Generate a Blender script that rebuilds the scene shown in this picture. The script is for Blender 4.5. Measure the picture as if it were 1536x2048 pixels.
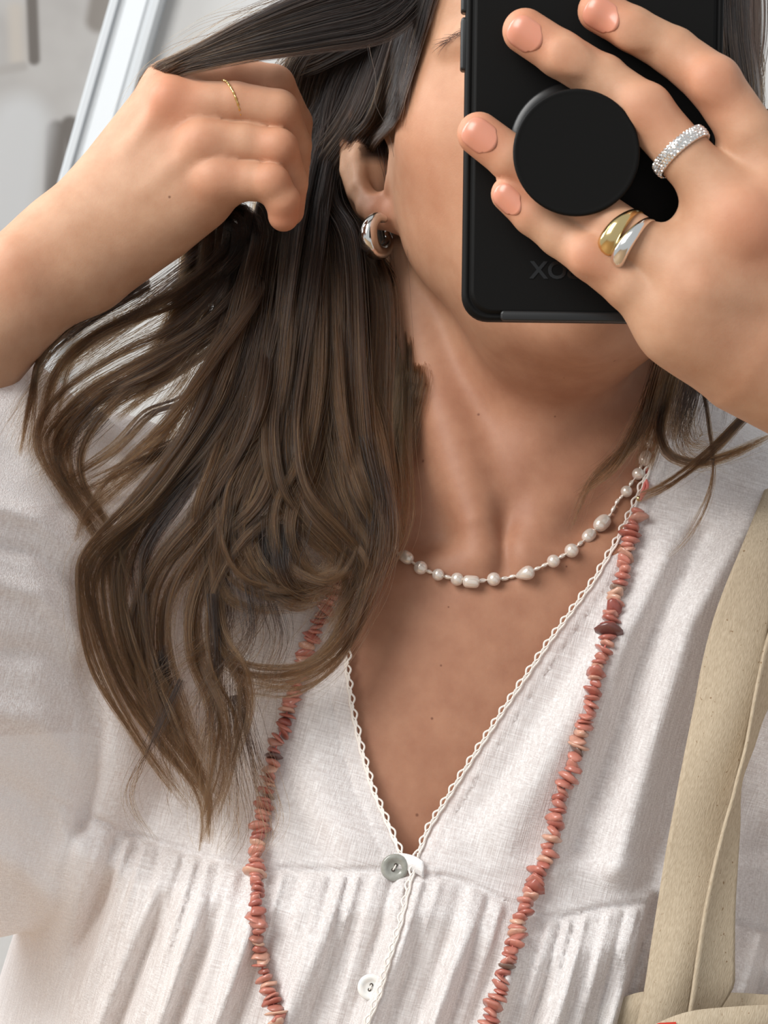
import bpy, bmesh, math, random
import numpy as np
from mathutils import Vector, Matrix
from mathutils.bvhtree import BVHTree

random.seed(7); RNG = np.random.default_rng(7)
for o in list(bpy.data.objects): bpy.data.objects.remove(o)
SC = bpy.context.scene
COL = SC.collection

# ---------------------------------------------------------------- camera
# Modelling frame "L": millimetres, x = picture right, y = away from the camera, z = picture up,
# origin at the sternum.  The phone was rolled by ROLL, so L is the room frame turned about the view axis.
ROLL = math.radians(16.0)
CR, SR = math.cos(ROLL), math.sin(ROLL)
H0 = 1.40            # height of the L origin above the floor
DIST = 850.0         # camera to the sternum plane (mm)
FPX = 4521.0         # focal length in pixels of a 1536x2048 frame

cam_d = bpy.data.cameras.new('camera')
cam = bpy.data.objects.new('camera', cam_d); COL.objects.link(cam)
cam_d.sensor_fit = 'VERTICAL'; cam_d.sensor_height = 36.0; cam_d.sensor_width = 27.0
cam_d.lens = FPX/2048*36.0
cam_d.clip_start = 0.05
cam.matrix_world = Matrix(((CR, -SR, 0, 0), (0, 0, -1, -DIST/1000), (SR, CR, 0, H0), (0, 0, 0, 1)))
cam_d.dof.use_dof = True; cam_d.dof.focus_distance = 0.80; cam_d.dof.aperture_fstop = 34
SC.camera = cam

# ---------------------------------------------------------------- light
w = bpy.data.worlds.new('world'); SC.world = w; w.use_nodes = True
bg = w.node_tree.nodes['Background']
bg.inputs[0].default_value = (0.93, 0.97, 1.0, 1); bg.inputs[1].default_value = 0.50

def area(name, loc, target, sx, sy, power, col=(1, 1, 1)):
    d = bpy.data.lights.new(name, 'AREA'); d.shape = 'RECTANGLE'; d.size = sx; d.size_y = sy
    d.energy = power; d.color = col
    o = bpy.data.objects.new(name, d); COL.objects.link(o)
    o.location = loc
    v = Vector(target)-Vector(loc)
    o.rotation_euler = v.to_track_quat('-Z', 'Y').to_euler()
    return o
area('daylight_window_front', (-1.55, -1.35, 2.25), (0.0, 0.0, 1.40), 1.1, 1.5, 50, (1.0, 0.985, 0.96))
area('daylight_window_side', (-1.9, 0.35, 2.0), (-0.1, 0.1, 1.42), 1.0, 1.4, 30, (0.93, 0.97, 1.0))

vs = SC.view_settings
vs.view_transform = 'Standard'; vs.look = 'None'; vs.gamma = 1.0; vs.use_curve_mapping = False
vs.exposure = 0.24

# ---------------------------------------------------------------- helpers
def px(x, y, d=0.0):
    """photo pixel + depth (mm behind the sternum plane) -> L (mm)"""
    s = (DIST+d)/FPX
    return np.array(((x-768.0)*s, d, (1024.0-y)*s))
def scale(d): return (DIST+d)/FPX          # mm per pixel at depth d
def to_px(P):
    P = np.asarray(P, dtype=float); s = (DIST+P[..., 1])/FPX
    return P[..., 0]/s+768.0, 1024.0-P[..., 2]/s
def W(P):
    P = np.asarray(P, dtype=np.float64)*0.001
    o = np.empty_like(P)
    o[..., 0] = P[..., 0]*CR-P[..., 2]*SR
    o[..., 1] = P[..., 1]
    o[..., 2] = P[..., 0]*SR+P[..., 2]*CR+H0
    return o
def Linv(x, y, z):                          # room metres -> L mm
    z = z-H0
    return np.array((x*CR+z*SR, y, -x*SR+z*CR))*1000

def mesh_np(name, V, F, smooth=True):
    """V (n,3) world metres; F (m,3|4) or list of tuples"""
    me = bpy.data.meshes.new(name)
    V = np.asarray(V, dtype=np.float32)
    if isinstance(F, np.ndarray):
        m, k = F.shape
        me.vertices.add(len(V)); me.vertices.foreach_set('co', V.ravel())
        me.loops.add(m*k); me.loops.foreach_set('vertex_index', F.astype(np.int32).ravel())
        me.polygons.add(m); me.polygons.foreach_set('loop_start', np.arange(0, m*k, k, dtype=np.int32))
        me.update(calc_edges=True)
    else:
        me.from_pydata([tuple(v) for v in V.tolist()], [], F)
    me.polygons.foreach_set('use_smooth', np.full(len(me.polygons), smooth))
    me.update()
    return me
def link(name, me, mat=None, parent=None, label=None, cat=None, group=None, kind=None):
    o = bpy.data.objects.new(name, me); COL.objects.link(o)
    if mat is not None and me is not None and len(me.materials) == 0: me.materials.append(mat)
    if parent is not None: o.parent = parent
    if label: o['label'] = label
    if cat: o['category'] = cat
    if group: o['group'] = group
    if kind: o['kind'] = kind
    return o
def empty(name, loc, label, cat, group=None):
    o = bpy.data.objects.new(name, None); COL.objects.link(o); o.location = loc; o.empty_display_size = 0.02
    o['label'] = label; o['category'] = cat
    if group: o['group'] = group
    return o
def under(o, parent):
    o.parent = parent; o.matrix_parent_inverse = parent.matrix_basis.inverted()
    return o

def catmull(pts, n):
    """resample control points (k,d) to n points, Catmull-Rom, about equal arc length"""
    p = np.asarray(pts, dtype=float)
    if len(p) == 2: 
        t = np.linspace(0, 1, n)[:, None]; return p[0]*(1-t)+p[1]*t
    e = np.vstack([2*p[0]-p[1], p, 2*p[-1]-p[-2]])
    out = []
    for i in range(1, len(e)-2):
        t = np.linspace(0, 1, 24, endpoint=False)[:, None]
        a, b, c, d = e[i-1], e[i], e[i+1], e[i+2]
        out.append(0.5*((2*b)+(-a+c)*t+(2*a-5*b+4*c-d)*t**2+(-a+3*b-3*c+d)*t**3))
    out = np.vstack(out+[e[-2][None]])
    s = np.concatenate([[0], np.cumsum(np.linalg.norm(np.diff(out[:, :3], axis=0), axis=1))])
    q = np.linspace(0, s[-1], n)
    return np.stack([np.interp(q, s, out[:, j]) for j in range(out.shape[1])], axis=1)

def tube(path, rad, sides=8, cap=True, squash=None, up=(0, 1, 0), closed=False):
    """tube mesh (L frame) along path; rad scalar/array; squash=(a,b) scales the two section axes"""
    P = np.asarray(path, float); n = len(P)
    r = np.broadcast_to(np.asarray(rad, float), (n,))
    T = np.gradient(P, axis=0) if not closed else (np.roll(P, -1, 0)-np.roll(P, 1, 0))
    T /= np.linalg.norm(T, axis=1)[:, None]+1e-9
    N = np.cross(T, np.asarray(up, float)); N /= np.linalg.norm(N, axis=1)[:, None]+1e-9
    B = np.cross(N, T)
    a, b = squash if squash is not None else (1, 1)
    an = np.linspace(0, 2*np.pi, sides, endpoint=False)
    V = P[:, None, :]+r[:, None, None]*(a*np.cos(an)[None, :, None]*N[:, None, :]+b*np.sin(an)[None, :, None]*B[:, None, :])
    V = V.reshape(-1, 3); F = []
    m = n if closed else n-1
    for i in range(m):
        j = (i+1) % n
        for k in range(sides):
            k2 = (k+1) % sides
            F.append((i*sides+k, j*sides+k, j*sides+k2, i*sides+k2))
    if cap and not closed:
        F.append(tuple(range(sides))); F.append(tuple((n-1)*sides+k for k in reversed(range(sides))))
    return V, F
def merge(parts):
    V = []; F = []; o = 0
    for v, f in parts:
        V.append(np.asarray(v)); F += [tuple(i+o for i in q) for q in (f.tolist() if isinstance(f, np.ndarray) else f)]; o += len(v)
    return np.vstack(V), F
def bevel_mesh(me, w, seg=3, angle=40):
    bm = bmesh.new(); bm.from_mesh(me)
    es = [e for e in bm.edges if len(e.link_faces) == 2 and e.calc_face_angle() > math.radians(angle)]
    bmesh.ops.bevel(bm, geom=es, offset=w, segments=seg, profile=0.5, affect='EDGES', clamp_overlap=True)
    bmesh.ops.recalc_face_normals(bm, faces=bm.faces)
    bm.to_mesh(me); bm.free()
    me.polygons.foreach_set('use_smooth', np.full(len(me.polygons), True)); me.update()
    return me
def box_mesh(name, lo, hi):
    x0, y0, z0 = lo; x1, y1, z1 = hi
    V = [(x0, y0, z0), (x1, y0, z0), (x1, y1, z0), (x0, y1, z0), (x0, y0, z1), (x1, y0, z1), (x1, y1, z1), (x0, y1, z1)]
    F = [(0, 3, 2, 1), (4, 5, 6, 7), (0, 1, 5, 4), (1, 2, 6, 5), (2, 3, 7, 6), (3, 0, 4, 7)]
    return mesh_np(name, np.array(V), F, smooth=False)

# ---------------------------------------------------------------- materials
def srgb(r, g, b):
    f = lambda c: (c/255/12.92 if c/255 <= 0.04045 else ((c/255+0.055)/1.055)**2.4)
    return (f(r), f(g), f(b), 1.0)
class NT:
    def __init__(s, name):
        s.m = bpy.data.materials.new(name); s.m.use_nodes = True
        s.t = s.m.node_tree; s.N = s.t.nodes; s.b = s.N['Principled BSDF']; s.out = s.N['Material Output']
    def n(s, typ, **kw):
        x = s.N.new(typ)
        for k, v in kw.items(): setattr(x, k, v)
        return x
    def l(s, a, b): s.t.links.new(a, b)
    def set(s, **kw):
        for k, v in kw.items(): s.b.inputs[k.replace('_', ' ')].default_value = v
        return s
def simple(name, col, rough=0.5, metal=0.0, **kw):
    t = NT(name); t.set(Base_Color=col, Roughness=rough, Metallic=metal)
    for k, v in kw.items(): t.b.inputs[k.replace('_', ' ')].default_value = v
    return t.m
def ramp(t, fac, stops):
    r = t.n('ShaderNodeValToRGB'); e = r.color_ramp.elements
    while len(e) < len(stops): e.new(0.5)
    for i, (p, c) in enumerate(stops): e[i].position = p; e[i].color = c
    t.l(fac, r.inputs[0]); return r.outputs[0]
def noise(t, sc, detail=3, rough=0.5, vec=None, dim='3D'):
    n = t.n('ShaderNodeTexNoise'); n.inputs['Scale'].default_value = sc; n.inputs['Detail'].default_value = detail
    n.inputs['Roughness'].default_value = rough
    if vec is not None: t.l(vec, n.inputs['Vector'])
    return n.outputs['Fac']
def bump(t, h, strength, dist=0.001):
    b = t.n('ShaderNodeBump'); b.inputs['Strength'].default_value = strength; b.inputs['Distance'].default_value = dist
    t.l(h, b.inputs['Height']); t.l(b.outputs[0], t.b.inputs['Normal']); return b

# ================================================================ the setting
def mat_wall():
    t = NT('painted_wall'); geo = t.n('ShaderNodeNewGeometry')
    f = noise(t, 6, 4, 0.6, geo.outputs['Position'])
    t.l(ramp(t, f, [(0.3, srgb(190, 190, 189)), (0.7, srgb(197, 197, 196))]), t.b.inputs['Base Color'])
    t.set(Roughness=0.85); bump(t, noise(t, 260, 3, 0.5, geo.outputs['Position']), 0.12, 0.002)
    return t.m
M_wall = mat_wall()
def mat_floor():
    t = NT('oak_floor'); geo = t.n('ShaderNodeNewGeometry'); mp = t.n('ShaderNodeMapping'); mp.inputs['Scale'].default_value = (1, 12, 1)
    t.l(geo.outputs['Position'], mp.inputs[0])
    t.l(ramp(t, noise(t, 9, 6, 0.6, mp.outputs[0]), [(0.3, srgb(160, 130, 98)), (0.7, srgb(190, 160, 125))]), t.b.inputs['Base Color'])
    t.set(Roughness=0.45); return t.m
YB = 0.95    # back wall (m)
o = link('wall_back', box_mesh('wall_back', (-2.2, YB, 0), (1.8, YB+0.1, 2.7)), M_wall, kind='structure')
o = link('floor', box_mesh('floor', (-2.2, -2.2, -0.06), (1.8, YB+0.1, 0.0)), mat_floor(), kind='structure')
o = link('baseboard_back', bevel_mesh(box_mesh('baseboard_back', (-2.2, YB-0.015, 0.0), (1.8, YB, 0.11)), 0.004, 2),
         simple('white_trim', srgb(232, 232, 230), 0.4), kind='structure')

# framed grey print hanging on the back wall
def build_print():
    yf = (YB*1000-22)                       # L depth of the frame front
    e = px(328, 0, yf); e2 = px(276, 161, yf)
    xr = 0.5*(W(e)[0]+W(e2)[0])             # room x of the outer right edge (frame is plumb)
    s = scale(yf)*0.001
    fw = 104*s                              # frame width
    wtot, htot, zb = 0.74, 1.04, 1.02
    xl = xr-wtot
    root = empty('framed_print', (0.5*(xl+xr), YB, zb), 'white moulded picture frame with a blurred grey print, hanging on the pale wall', 'picture')
    mf = simple('white_lacquer', srgb(190, 194, 197), 0.45)
    # stepped moulding profile: (distance from outer edge, proud of wall)
    prof = [(0, 0), (0, 0.016), (0.003, 0.0195), (fw*0.20, 0.0195), (fw*0.23, 0.0165), (fw*0.28, 0.0165), (fw*0.31, 0.018), (fw*0.70, 0.0155), (fw*0.73, 0.012),
            (fw*0.82, 0.012), (fw*0.85, 0.0165), (fw*0.97, 0.0165), (fw, 0.015), (fw, 0.004)]
    def ring(ins): return [(xl+ins, zb+ins), (xr-ins, zb+ins), (xr-ins, zb+htot-ins), (xl+ins, zb+htot-ins)]
    for side in range(4):
        V = []; F = []
        for (i, h) in prof:
            c = ring(i); a, b = c[side], c[(side+1) % 4]
            V += [(a[0], YB-h, a[1]), (b[0], YB-h, b[1])]
        for k in range(len(prof)-1): F.append((2*k, 2*k+1, 2*k+3, 2*k+2))
        F.append(tuple([2*k for k in range(len(prof))][::-1])); F.append(tuple(2*k+1 for k in range(len(prof))))
        me = mesh_np('frame_rail', np.array(V), F, smooth=False)
        under(link('frame_rail', me, mf), root)
    # the print: soft grey folds with dark hollows
    t = NT('grey_print'); geo = t.n('ShaderNodeNewGeometry')
    base = noise(t, 5.0, 4, 0.55, geo.outputs['Position'])
    colr = ramp(t, base, [(0.30, srgb(126, 122, 119)), (0.5, srgb(152, 149, 146)), (0.72, srgb(170, 169, 167))])
    last = colr
    def blob(p0, p1, r, soft, col):
        nonlocal last
        a = Vector(W(px(*p0, yf+15))); b = Vector(W(px(*p1, yf+15)))
        sub = t.n('ShaderNodeVectorMath', operation='SUBTRACT'); t.l(geo.outputs['Position'], sub.inputs[0]); sub.inputs[1].default_value = a
        dn = t.n('ShaderNodeVectorMath', operation='DOT_PRODUCT'); t.l(sub.outputs[0], dn.inputs[0]); ab = b-a
        dn.inputs[1].default_value = ab/ab.length_squared
        cl = t.n('ShaderNodeClamp'); t.l(dn.outputs['Value'], cl.inputs[0])
        sc = t.n('ShaderNodeVectorMath', operation='SCALE'); sc.inputs[0].default_value = ab; t.l(cl.outputs[0], sc.inputs['Scale'])
        d = t.n('ShaderNodeVectorMath', operation='DISTANCE'); t.l(sub.outputs[0], d.inputs[0]); t.l(sc.outputs[0], d.inputs[1])
        mr = t.n('ShaderNodeMapRange'); mr.interpolation_type = 'SMOOTHSTEP'; t.l(d.outputs['Value'], mr.inputs['Value'])
        mr.inputs['From Min'].default_value = r*s; mr.inputs['From Max'].default_value = (r+soft)*s
        mr.inputs['To Min'].default_value = 1; mr.inputs['To Max'].default_value = 0
        mx = t.n('ShaderNodeMix', data_type='RGBA'); t.l(mr.outputs[0], mx.inputs[0]); t.l(last, mx.inputs[6]); mx.inputs[7].default_value = col
        last = mx.outputs[2]
    dk = srgb(84, 78, 73)
    blob((62, -40), (68, 118), 6, 12, dk)
    blob((30, 20), (34, 120), 2, 26, srgb(158, 151, 143))
    blob((215, -60), (196, 40), 14, 22, srgb(112, 106, 100))
    blob((112, 262), (108, 400), 14, 16, dk)
    blob((140, 250), (150, 300), 12, 14, dk)
    blob((40, 250), (10, 420), 30, 60, srgb(166, 166, 166))
    blob((0, 140), (45, 132), 4, 12, srgb(140, 136, 132))
    t.l(last, t.b.inputs['Base Color']); t.set(Roughness=0.7)
    V = np.array([(xl+fw*0.95, YB-0.006, zb+fw*0.95), (xr-fw*0.95, YB-0.006, zb+fw*0.95), (xr-fw*0.95, YB-0.006, zb+htot-fw*0.95), (xl+fw*0.95, YB-0.006, zb+htot-fw*0.95)])
    V = np.vstack([V, V+np.array((0, 0.004, 0))])
    F = [(0, 1, 2, 3), (7, 6, 5, 4), (0, 4, 5, 1), (1, 5, 6, 2), (2, 6, 7, 3), (3, 7, 4, 0)]
    o = link('print_sheet', mesh_np('print_sheet', V, F, smooth=False), t.m); under(o, root); o['label'] = 'soft grey print with dark hollows'
build_print()

# ================================================================ implicit surfaces (smooth unions -> one continuous mesh)
FAR = None
def smin(a, b, k):
    if a is None: return b
    if b is None: return a
    if k <= 0: return np.minimum(a, b)
    h = np.clip(0.5+0.5*(b-a)/k, 0, 1)
    return b+(a-b)*h-k*h*(1-h)
def smax(a, b, k): return -smin(-a, -b, k)
class Cap:
    """tapered capsule; flat=(axis, f) squashes it along an axis by f (>1 = thinner)"""
    def __init__(s, a, b, ra, rb, flat=None):
        s.a = np.asarray(a, np.float32); s.b = np.asarray(b, np.float32); s.ra = ra; s.rb = rb; s.flat = flat
        s.ba = s.b-s.a; s.l2 = float(s.ba@s.ba)+1e-6
        s.c = (s.a+s.b)/2; s.R = 0.5*math.sqrt(s.l2)+max(ra, rb)
    def __call__(s, P, c=None, R=0, K=6.0):
        if c is not None and np.linalg.norm(c-s.c)-s.R > R+K: return None
        q = P-s.a
        h = np.clip((q@s.ba)/s.l2, 0, 1)
        q = q-h[:, None]*s.ba
        rr = s.ra+(s.rb-s.ra)*h
        if s.flat is None: return np.sqrt(np.einsum('ij,ij->i', q, q))-rr
        ax, f = s.flat; ax = np.asarray(ax, np.float32); w = q@ax
        q = q+((f-1)*w)[:, None]*ax
        return (np.sqrt(np.einsum('ij,ij->i', q, q))-rr)/max(1.0, f**0.5)
class Ell:
    """ellipsoid with radii r, axes = rows of rotation matrix M"""
    def __init__(s, c, r, M=None):
        s.c = np.asarray(c, np.float32); s.r = np.asarray(r, np.float32); s.R = float(max(r))
        s.M = None if M is None else np.asarray(M, np.float32)
    def __call__(s, P, c=None, R=0, K=6.0):
        if c is not None and np.linalg.norm(c-s.c)-s.R > R+K: return None
        q = P-s.c
        if s.M is not None: q = q@s.M.T
        u = q/s.r; k0 = np.sqrt(np.einsum('ij,ij->i', u, u)); v = u/s.r; k1 = np.sqrt(np.einsum('ij,ij->i', v, v))+1e-6
        return k0*(k0-1)/k1
def ball(n):
    lo = np.min([x.c-x.R for x in n], 0); hi = np.max([x.c+x.R for x in n], 0); c = (lo+hi)/2
    return c.astype(np.float32), float(max(np.linalg.norm(x.c-c)+x.R for x in n))
class U:
    def __init__(s, k, *n):
        s.k = k; s.n = n
        s.c, s.R = ball(n); s.R += k
    def __call__(s, P, c=None, R=0, K=6.0):
        d = None
        if c is not None and np.linalg.norm(c-s.c)-s.R > R+max(K, s.k+2): return None
        K = max(K, s.k+2)
        for x in s.n: d = smin(d, x(P, c, R, K), s.k)
        return d
class Cut:
    def __init__(s, k, a, *b): s.k = k; s.a = a; s.b = b; s.c = a.c; s.R = a.R
    def __call__(s, P, c=None, R=0, K=6.0):
        d = s.a(P, c, R, K)
        if d is None: return None
        for x in s.b:
            e = x(P, c, R, K)
            if e is not None: d = smax(d, -e, s.k)
        return d
class Disp:
    def __init__(s, a, f): s.a = a; s.f = f; s.c = a.c; s.R = a.R
    def __call__(s, P, c=None, R=0, K=6.0):
        d = s.a(P, c, R, K)
        return None if d is None else d-s.f(P)
class Floor:
    def __init__(s, a, z): s.a = a; s.z = z; s.c = a.c; s.R = a.R
    def __call__(s, P, c=None, R=0, K=6.0):
        d = s.a(P, c, R, K)
        return None if d is None else np.maximum(d, s.z-P[:, 2])
def rotM(rx=0, ry=0, rz=0):
    """rows = the turned axes"""
    a, b, c = (math.radians(v) for v in (rx, ry, rz))
    X = np.array(((1, 0, 0), (0, math.cos(a), -math.sin(a)), (0, math.sin(a), math.cos(a))))
    Y = np.array(((math.cos(b), 0, math.sin(b)), (0, 1, 0), (-math.sin(b), 0, math.cos(b))))
    Z = np.array(((math.cos(c), -math.sin(c), 0), (math.sin(c), math.cos(c), 0), (0, 0, 1)))
    return (Z@Y@X).T
def chain(pts, k=0.0, flat=None):
    """pts (px, py, depth, r mm)"""
    L = [px(p[0], p[1], p[2]) for p in pts]
    return U(k, *[Cap(L[i], L[i+1], pts[i][3], pts[i+1][3], flat) for i in range(len(pts)-1)])

def grad(f, P, e=0.25):
    g = np.empty_like(P); d0 = f(P)
    for i in range(3):
        Q = P.copy(); Q[:, i] += e; g[:, i] = (f(Q)-d0)/e
    return d0, g
def chunked(fn, P, n=200000): return [fn(P[i:i+n]) for i in range(0, len(P), n)]

def surface(f, warp, h, B=16, slack=1.3):
    """sparse naive surface nets on a grid that is fine where it shows and coarse elsewhere.
    warp: per axis a list of (L mm, cell size factor) knots; returns V (L mm) and quads"""
    maps = []
    for kn in warp:
        xs = [k[0] for k in kn]; q = [0.0]
        for i in range(len(xs)-1): q.append(q[-1]+(xs[i+1]-xs[i])/kn[i][1])
        maps.append((np.array(q), np.array(xs, float)))
    def w2(q): return np.stack([np.interp(q[..., a], maps[a][0], maps[a][1]) for a in range(3)], -1).astype(np.float32)
    hi = np.array([m[0][-1] for m in maps])
    nb = np.ceil(hi/(h*B)).astype(int)
    def active(I, n, pad):
        a = w2(I*h*B*n); b = w2((I+1)*h*B*n); c = (a+b)/2; r = np.linalg.norm(b-a, axis=1)/2
        d = np.concatenate([f(c[i:i+20000]) for i in range(0, len(c), 20000)])
        k = np.abs(d) < r*slack+pad
        return I[k], c[k], r[k]
    nc = -(-nb//4); J = np.stack(np.meshgrid(*[np.arange(k) for k in nc], indexing='ij'), -1).reshape(-1, 3)
    J, _, _ = active(J, 4, 8)
    sub = np.stack(np.meshgrid(*[np.arange(4)]*3, indexing='ij'), -1).reshape(-1, 3)
    I = (J[:, None, :]*4+sub[None]).reshape(-1, 3); I = I[(I < nb).all(1)]
    I, C, RR = active(I, 1, 3)
    NX = nb*B+2
    key = lambda g: (g[..., 0].astype(np.int64)*NX[1]+g[..., 1])*NX[2]+g[..., 2]
    g1 = np.arange(B+1); G = np.stack(np.meshgrid(g1, g1, g1, indexing='ij'), -1).reshape(-1, 3)
    corners = [(a, b, c) for a in (0, 1) for b in (0, 1) for c in (0, 1)]
    edges = [(i, j) for i in range(8) for j in range(i+1, 8) if sum(abs(corners[i][t]-corners[j][t]) for t in range(3)) == 1]
    VK = []; VP = []; QK = []
    for b, c, R in zip(I, C, RR):
        s = f(w2((G+b*B)*h), c, R)
        if s is None: continue
        if s.min() > 0 or s.max() < 0: continue
        s = s.reshape(B+1, B+1, B+1); ins = s < 0
        cor = [ins[x:B+x, y:B+y, z:B+z] for x, y, z in corners]
        cnt = sum(x.astype(np.int8) for x in cor)
        cells = np.argwhere((cnt > 0) & (cnt < 8))
        if len(cells):
            vals = np.stack([s[cells[:, 0]+x, cells[:, 1]+y, cells[:, 2]+z] for x, y, z in corners], 1)
            acc = np.zeros((len(cells), 3)); num = np.zeros(len(cells))
            for i, j in edges:
                x = (vals[:, i] < 0) != (vals[:, j] < 0)
                t = np.where(x, vals[:, i]/np.where(x, vals[:, i]-vals[:, j], 1), 0)
                pi = np.array(corners[i], float); pj = np.array(corners[j], float)
                acc += np.where(x[:, None], pi+(pj-pi)*t[:, None], 0); num += x
            vp = w2((cells+b*B+acc/num[:, None])*h)
            d0, g0 = grad(lambda q: f(q, c, R), vp); n2 = np.einsum('ij,ij->i', g0, g0)+1e-3
            VP.append(vp-np.clip(d0/n2, -h, h)[:, None]*g0); VK.append(key(cells+b*B+1))
        for ax in range(3):
            sl0 = [slice(0, B)]*3; sl1 = [slice(0, B)]*3; sl1[ax] = slice(1, B+1)
            e = ins[tuple(sl0)] != ins[tuple(sl1)]
            idx = np.argwhere(e)
            if len(idx) == 0: continue
            flip = ins[tuple(sl0)][e]
            o1, o2 = [(1, 2), (2, 0), (0, 1)][ax]
            g = idx+b*B+1
            def off(m, n):
                q = g.copy(); q[:, o1] -= m; q[:, o2] -= n; return key(q)
            q = np.stack([off(1, 1), off(0, 1), off(0, 0), off(1, 0)], 1)
            q[~flip] = q[~flip][:, ::-1]
            QK.append(q)
    VK = np.concatenate(VK); VP = np.concatenate(VP).astype(np.float32); QK = np.concatenate(QK)
    o = np.argsort(VK); VK = VK[o]; VP = VP[o]
    p = np.clip(np.searchsorted(VK, QK), 0, len(VK)-1)
    ok = (VK[p] == QK).all(1)
    return VP, p[ok]

# ================================================================ the person: body
# --- torso, neck, shoulders (also the form under the blouse)
WZ = rotM(0, 16, 0)     # room-upright axes expressed in L (rows)
def pe(x, y, d, r, M=None): return Ell(px(x, y, d), r, M)
SH_L = (345, 1215, 74); SH_R = (1730, 1290, 70)
torso_n = [
    pe(820, 1830, 108, (138, 108, 200), WZ),
    pe(965, 1370, 92, (132, 90, 112), WZ),
    chain([(SH_L[0], SH_L[1], SH_L[2], 46), (960, 1190, 84, 62), (SH_R[0], SH_R[1], SH_R[2], 46)]),
    chain([(1050, 880, 86, 44), (620, 1110, 84, 36), (SH_L[0], SH_L[1], SH_L[2], 44)]),
    chain([(1060, 880, 86, 44), (1420, 1050, 84, 36), (SH_R[0], SH_R[1], SH_R[2], 44)]),
]
bust = U(10, pe(540, 1830, 52, (60, 52, 60)), pe(1140, 1990, 52, (60, 52, 60)))
torso = U(38, U(34, *torso_n), bust)
neck = U(16, chain([(1075, 560, 78, 50), (1062, 800, 76, 49), (1010, 1090, 88, 60)]),
         chain([(1110, 700, 32, 14), (1080, 860, 31, 13), (1010, 1060, 36, 11)]))
scm = U(3, chain([(800, 520, 60, 9), (866, 760, 38, 9.5), (925, 950, 21, 8), (950, 1040, 14, 6.2), (968, 1098, 13, 4.5)]),
        chain([(1345, 560, 66, 9), (1270, 800, 44, 9), (1130, 990, 26, 8), (1048, 1098, 15, 4.8)]))
clav = U(6, chain([(955, 1122, 12, 5.5), (820, 1150, 14, 6), (640, 1150, 30, 6), (420, 1130, 62, 7)]),
         chain([(1052, 1124, 13, 5.5), (1200, 1112, 18, 6), (1400, 1110, 38, 6), (1650, 1190, 62, 7)]))
trunk = U(22, torso, neck)
trunk = Cut(12, trunk, pe(850, 1030, 6, (17, 11, 24), rotM(0, -8, 0)), pe(1006, 1070, 6, (6.5, 9, 13)), pe(1190, 1030, 10, (14, 9, 16)))
trunk = U(11, U(9, trunk, clav), scm)

# --- head
def hd(x, y, d, r, **k): return pe(x, y, d, r, **k)
head = U(22,
    hd(1128, 40, 58, (73, 92, 92)),
    hd(1150, 300, 8, (57, 60, 86)),
    chain([(892, 395, 36, 13.5), (912, 466, 28, 14), (1038, 588, -8, 14), (1168, 606, -32, 15)]),
    chain([(1430, 405, 34, 14.5), (1400, 470, 28, 14.5), (1290, 588, -8, 14), (1168, 606, -32, 15)]),
    hd(925, 345, 24, (22, 38, 42)), hd(1385, 345, 24, (22, 38, 42)),
    hd(945, 255, -4, (21, 22, 18)), hd(1378, 255, -4, (21, 22, 18)),
    hd(1150, 20, 0, (56, 42, 44)))
head = U(18, head, chain([(1165, 560, -8, 26), (1110, 650, 20, 30), (1080, 720, 60, 34)]))   # under the chin
head = Cut(10, head, hd(1012, 160, -62, (15, 13, 9)), hd(1315, 160, -62, (15, 13, 9)))
lids = U(3, hd(1008, 160, -40, (13.5, 13, 12.5)), hd(1319, 160, -40, (13.5, 13, 12.5)))
head = U(4, head, lids)
head = Cut(1.2, head, pe(1008, 166, -54, (12.5, 12, 3.6)), pe(1319, 166, -54, (12.5, 12, 3.6)))
nose = U(4, chain([(1164, 130, -50, 6.5), (1166, 250, -64, 7), (1168, 332, -76, 9)]), hd(1120, 345, -64, (8, 9, 7)), hd(1216, 345, -64, (8, 9, 7)))
head = U(7, head, nose)
head = U(5, head, hd(1168, 462, -56, (21, 9, 5.5)), hd(1168, 494, -54, (19, 9, 6.5)))
head = Cut(1.5, head, hd(1168, 477, -64, (22, 9, 1.1)))
head = U(6, head, chain([(900, 88, -26, 4), (1000, 62, -40, 5), (1090, 75, -48, 4)]), chain([(1430, 88, -26, 4), (1330, 62, -40, 5), (1240, 75, -48, 4)]))

# --- ears
def ear(mx):
    X = lambda x: x if mx else 2*1128-x
    rim = U(2, chain([(X(812), 320, 30, 4.0), (X(790), 275, 38, 3.4), (X(758), 240, 45, 3.4), (X(716), 236, 52, 3.4), (X(694), 286, 56, 3.3), (X(697), 340, 56, 3.2), (X(712), 382, 52, 3.2), (X(738), 416, 46, 4.2)], 1.5),
            chain([(X(738), 414, 46, 5.0), (X(764), 424, 42, 6.6), (X(792), 432, 38, 6.2), (X(806), 428, 36, 5.5)], 2.0))
    plate = pe(X(744), 335, 57, (11.5, 7, 23), rotM(0, 0, 12 if mx else -12))
    anti = chain([(X(726), 268, 50, 2.6), (X(716), 318, 51, 2.8), (X(722), 368, 48, 3.2), (X(748), 396, 43, 3.6)], 1)
    e = U(3, rim, plate, anti, chain([(X(770), 386, 41, 4.2), (X(792), 372, 39, 5)], 1))
    e = U(3.5, e, pe(X(784), 352, 35, (5.0, 4.5, 6.5)))
    return e, pe(X(752), 345, 39, (6.6, 9.0, 8.0))
e1, c1 = ear(True); e2, c2 = ear(False)
head = U(5, head, e1, e2)
head = Cut(2.5, head, c1, c2)

# --- arms and hands
def tendons(w, ks, r0=2.2, r1=2.8): return U(2, *[chain([(w[0], w[1], w[2], r0), (k[0], k[1], k[2], r1)]) for k in ks])
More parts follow.
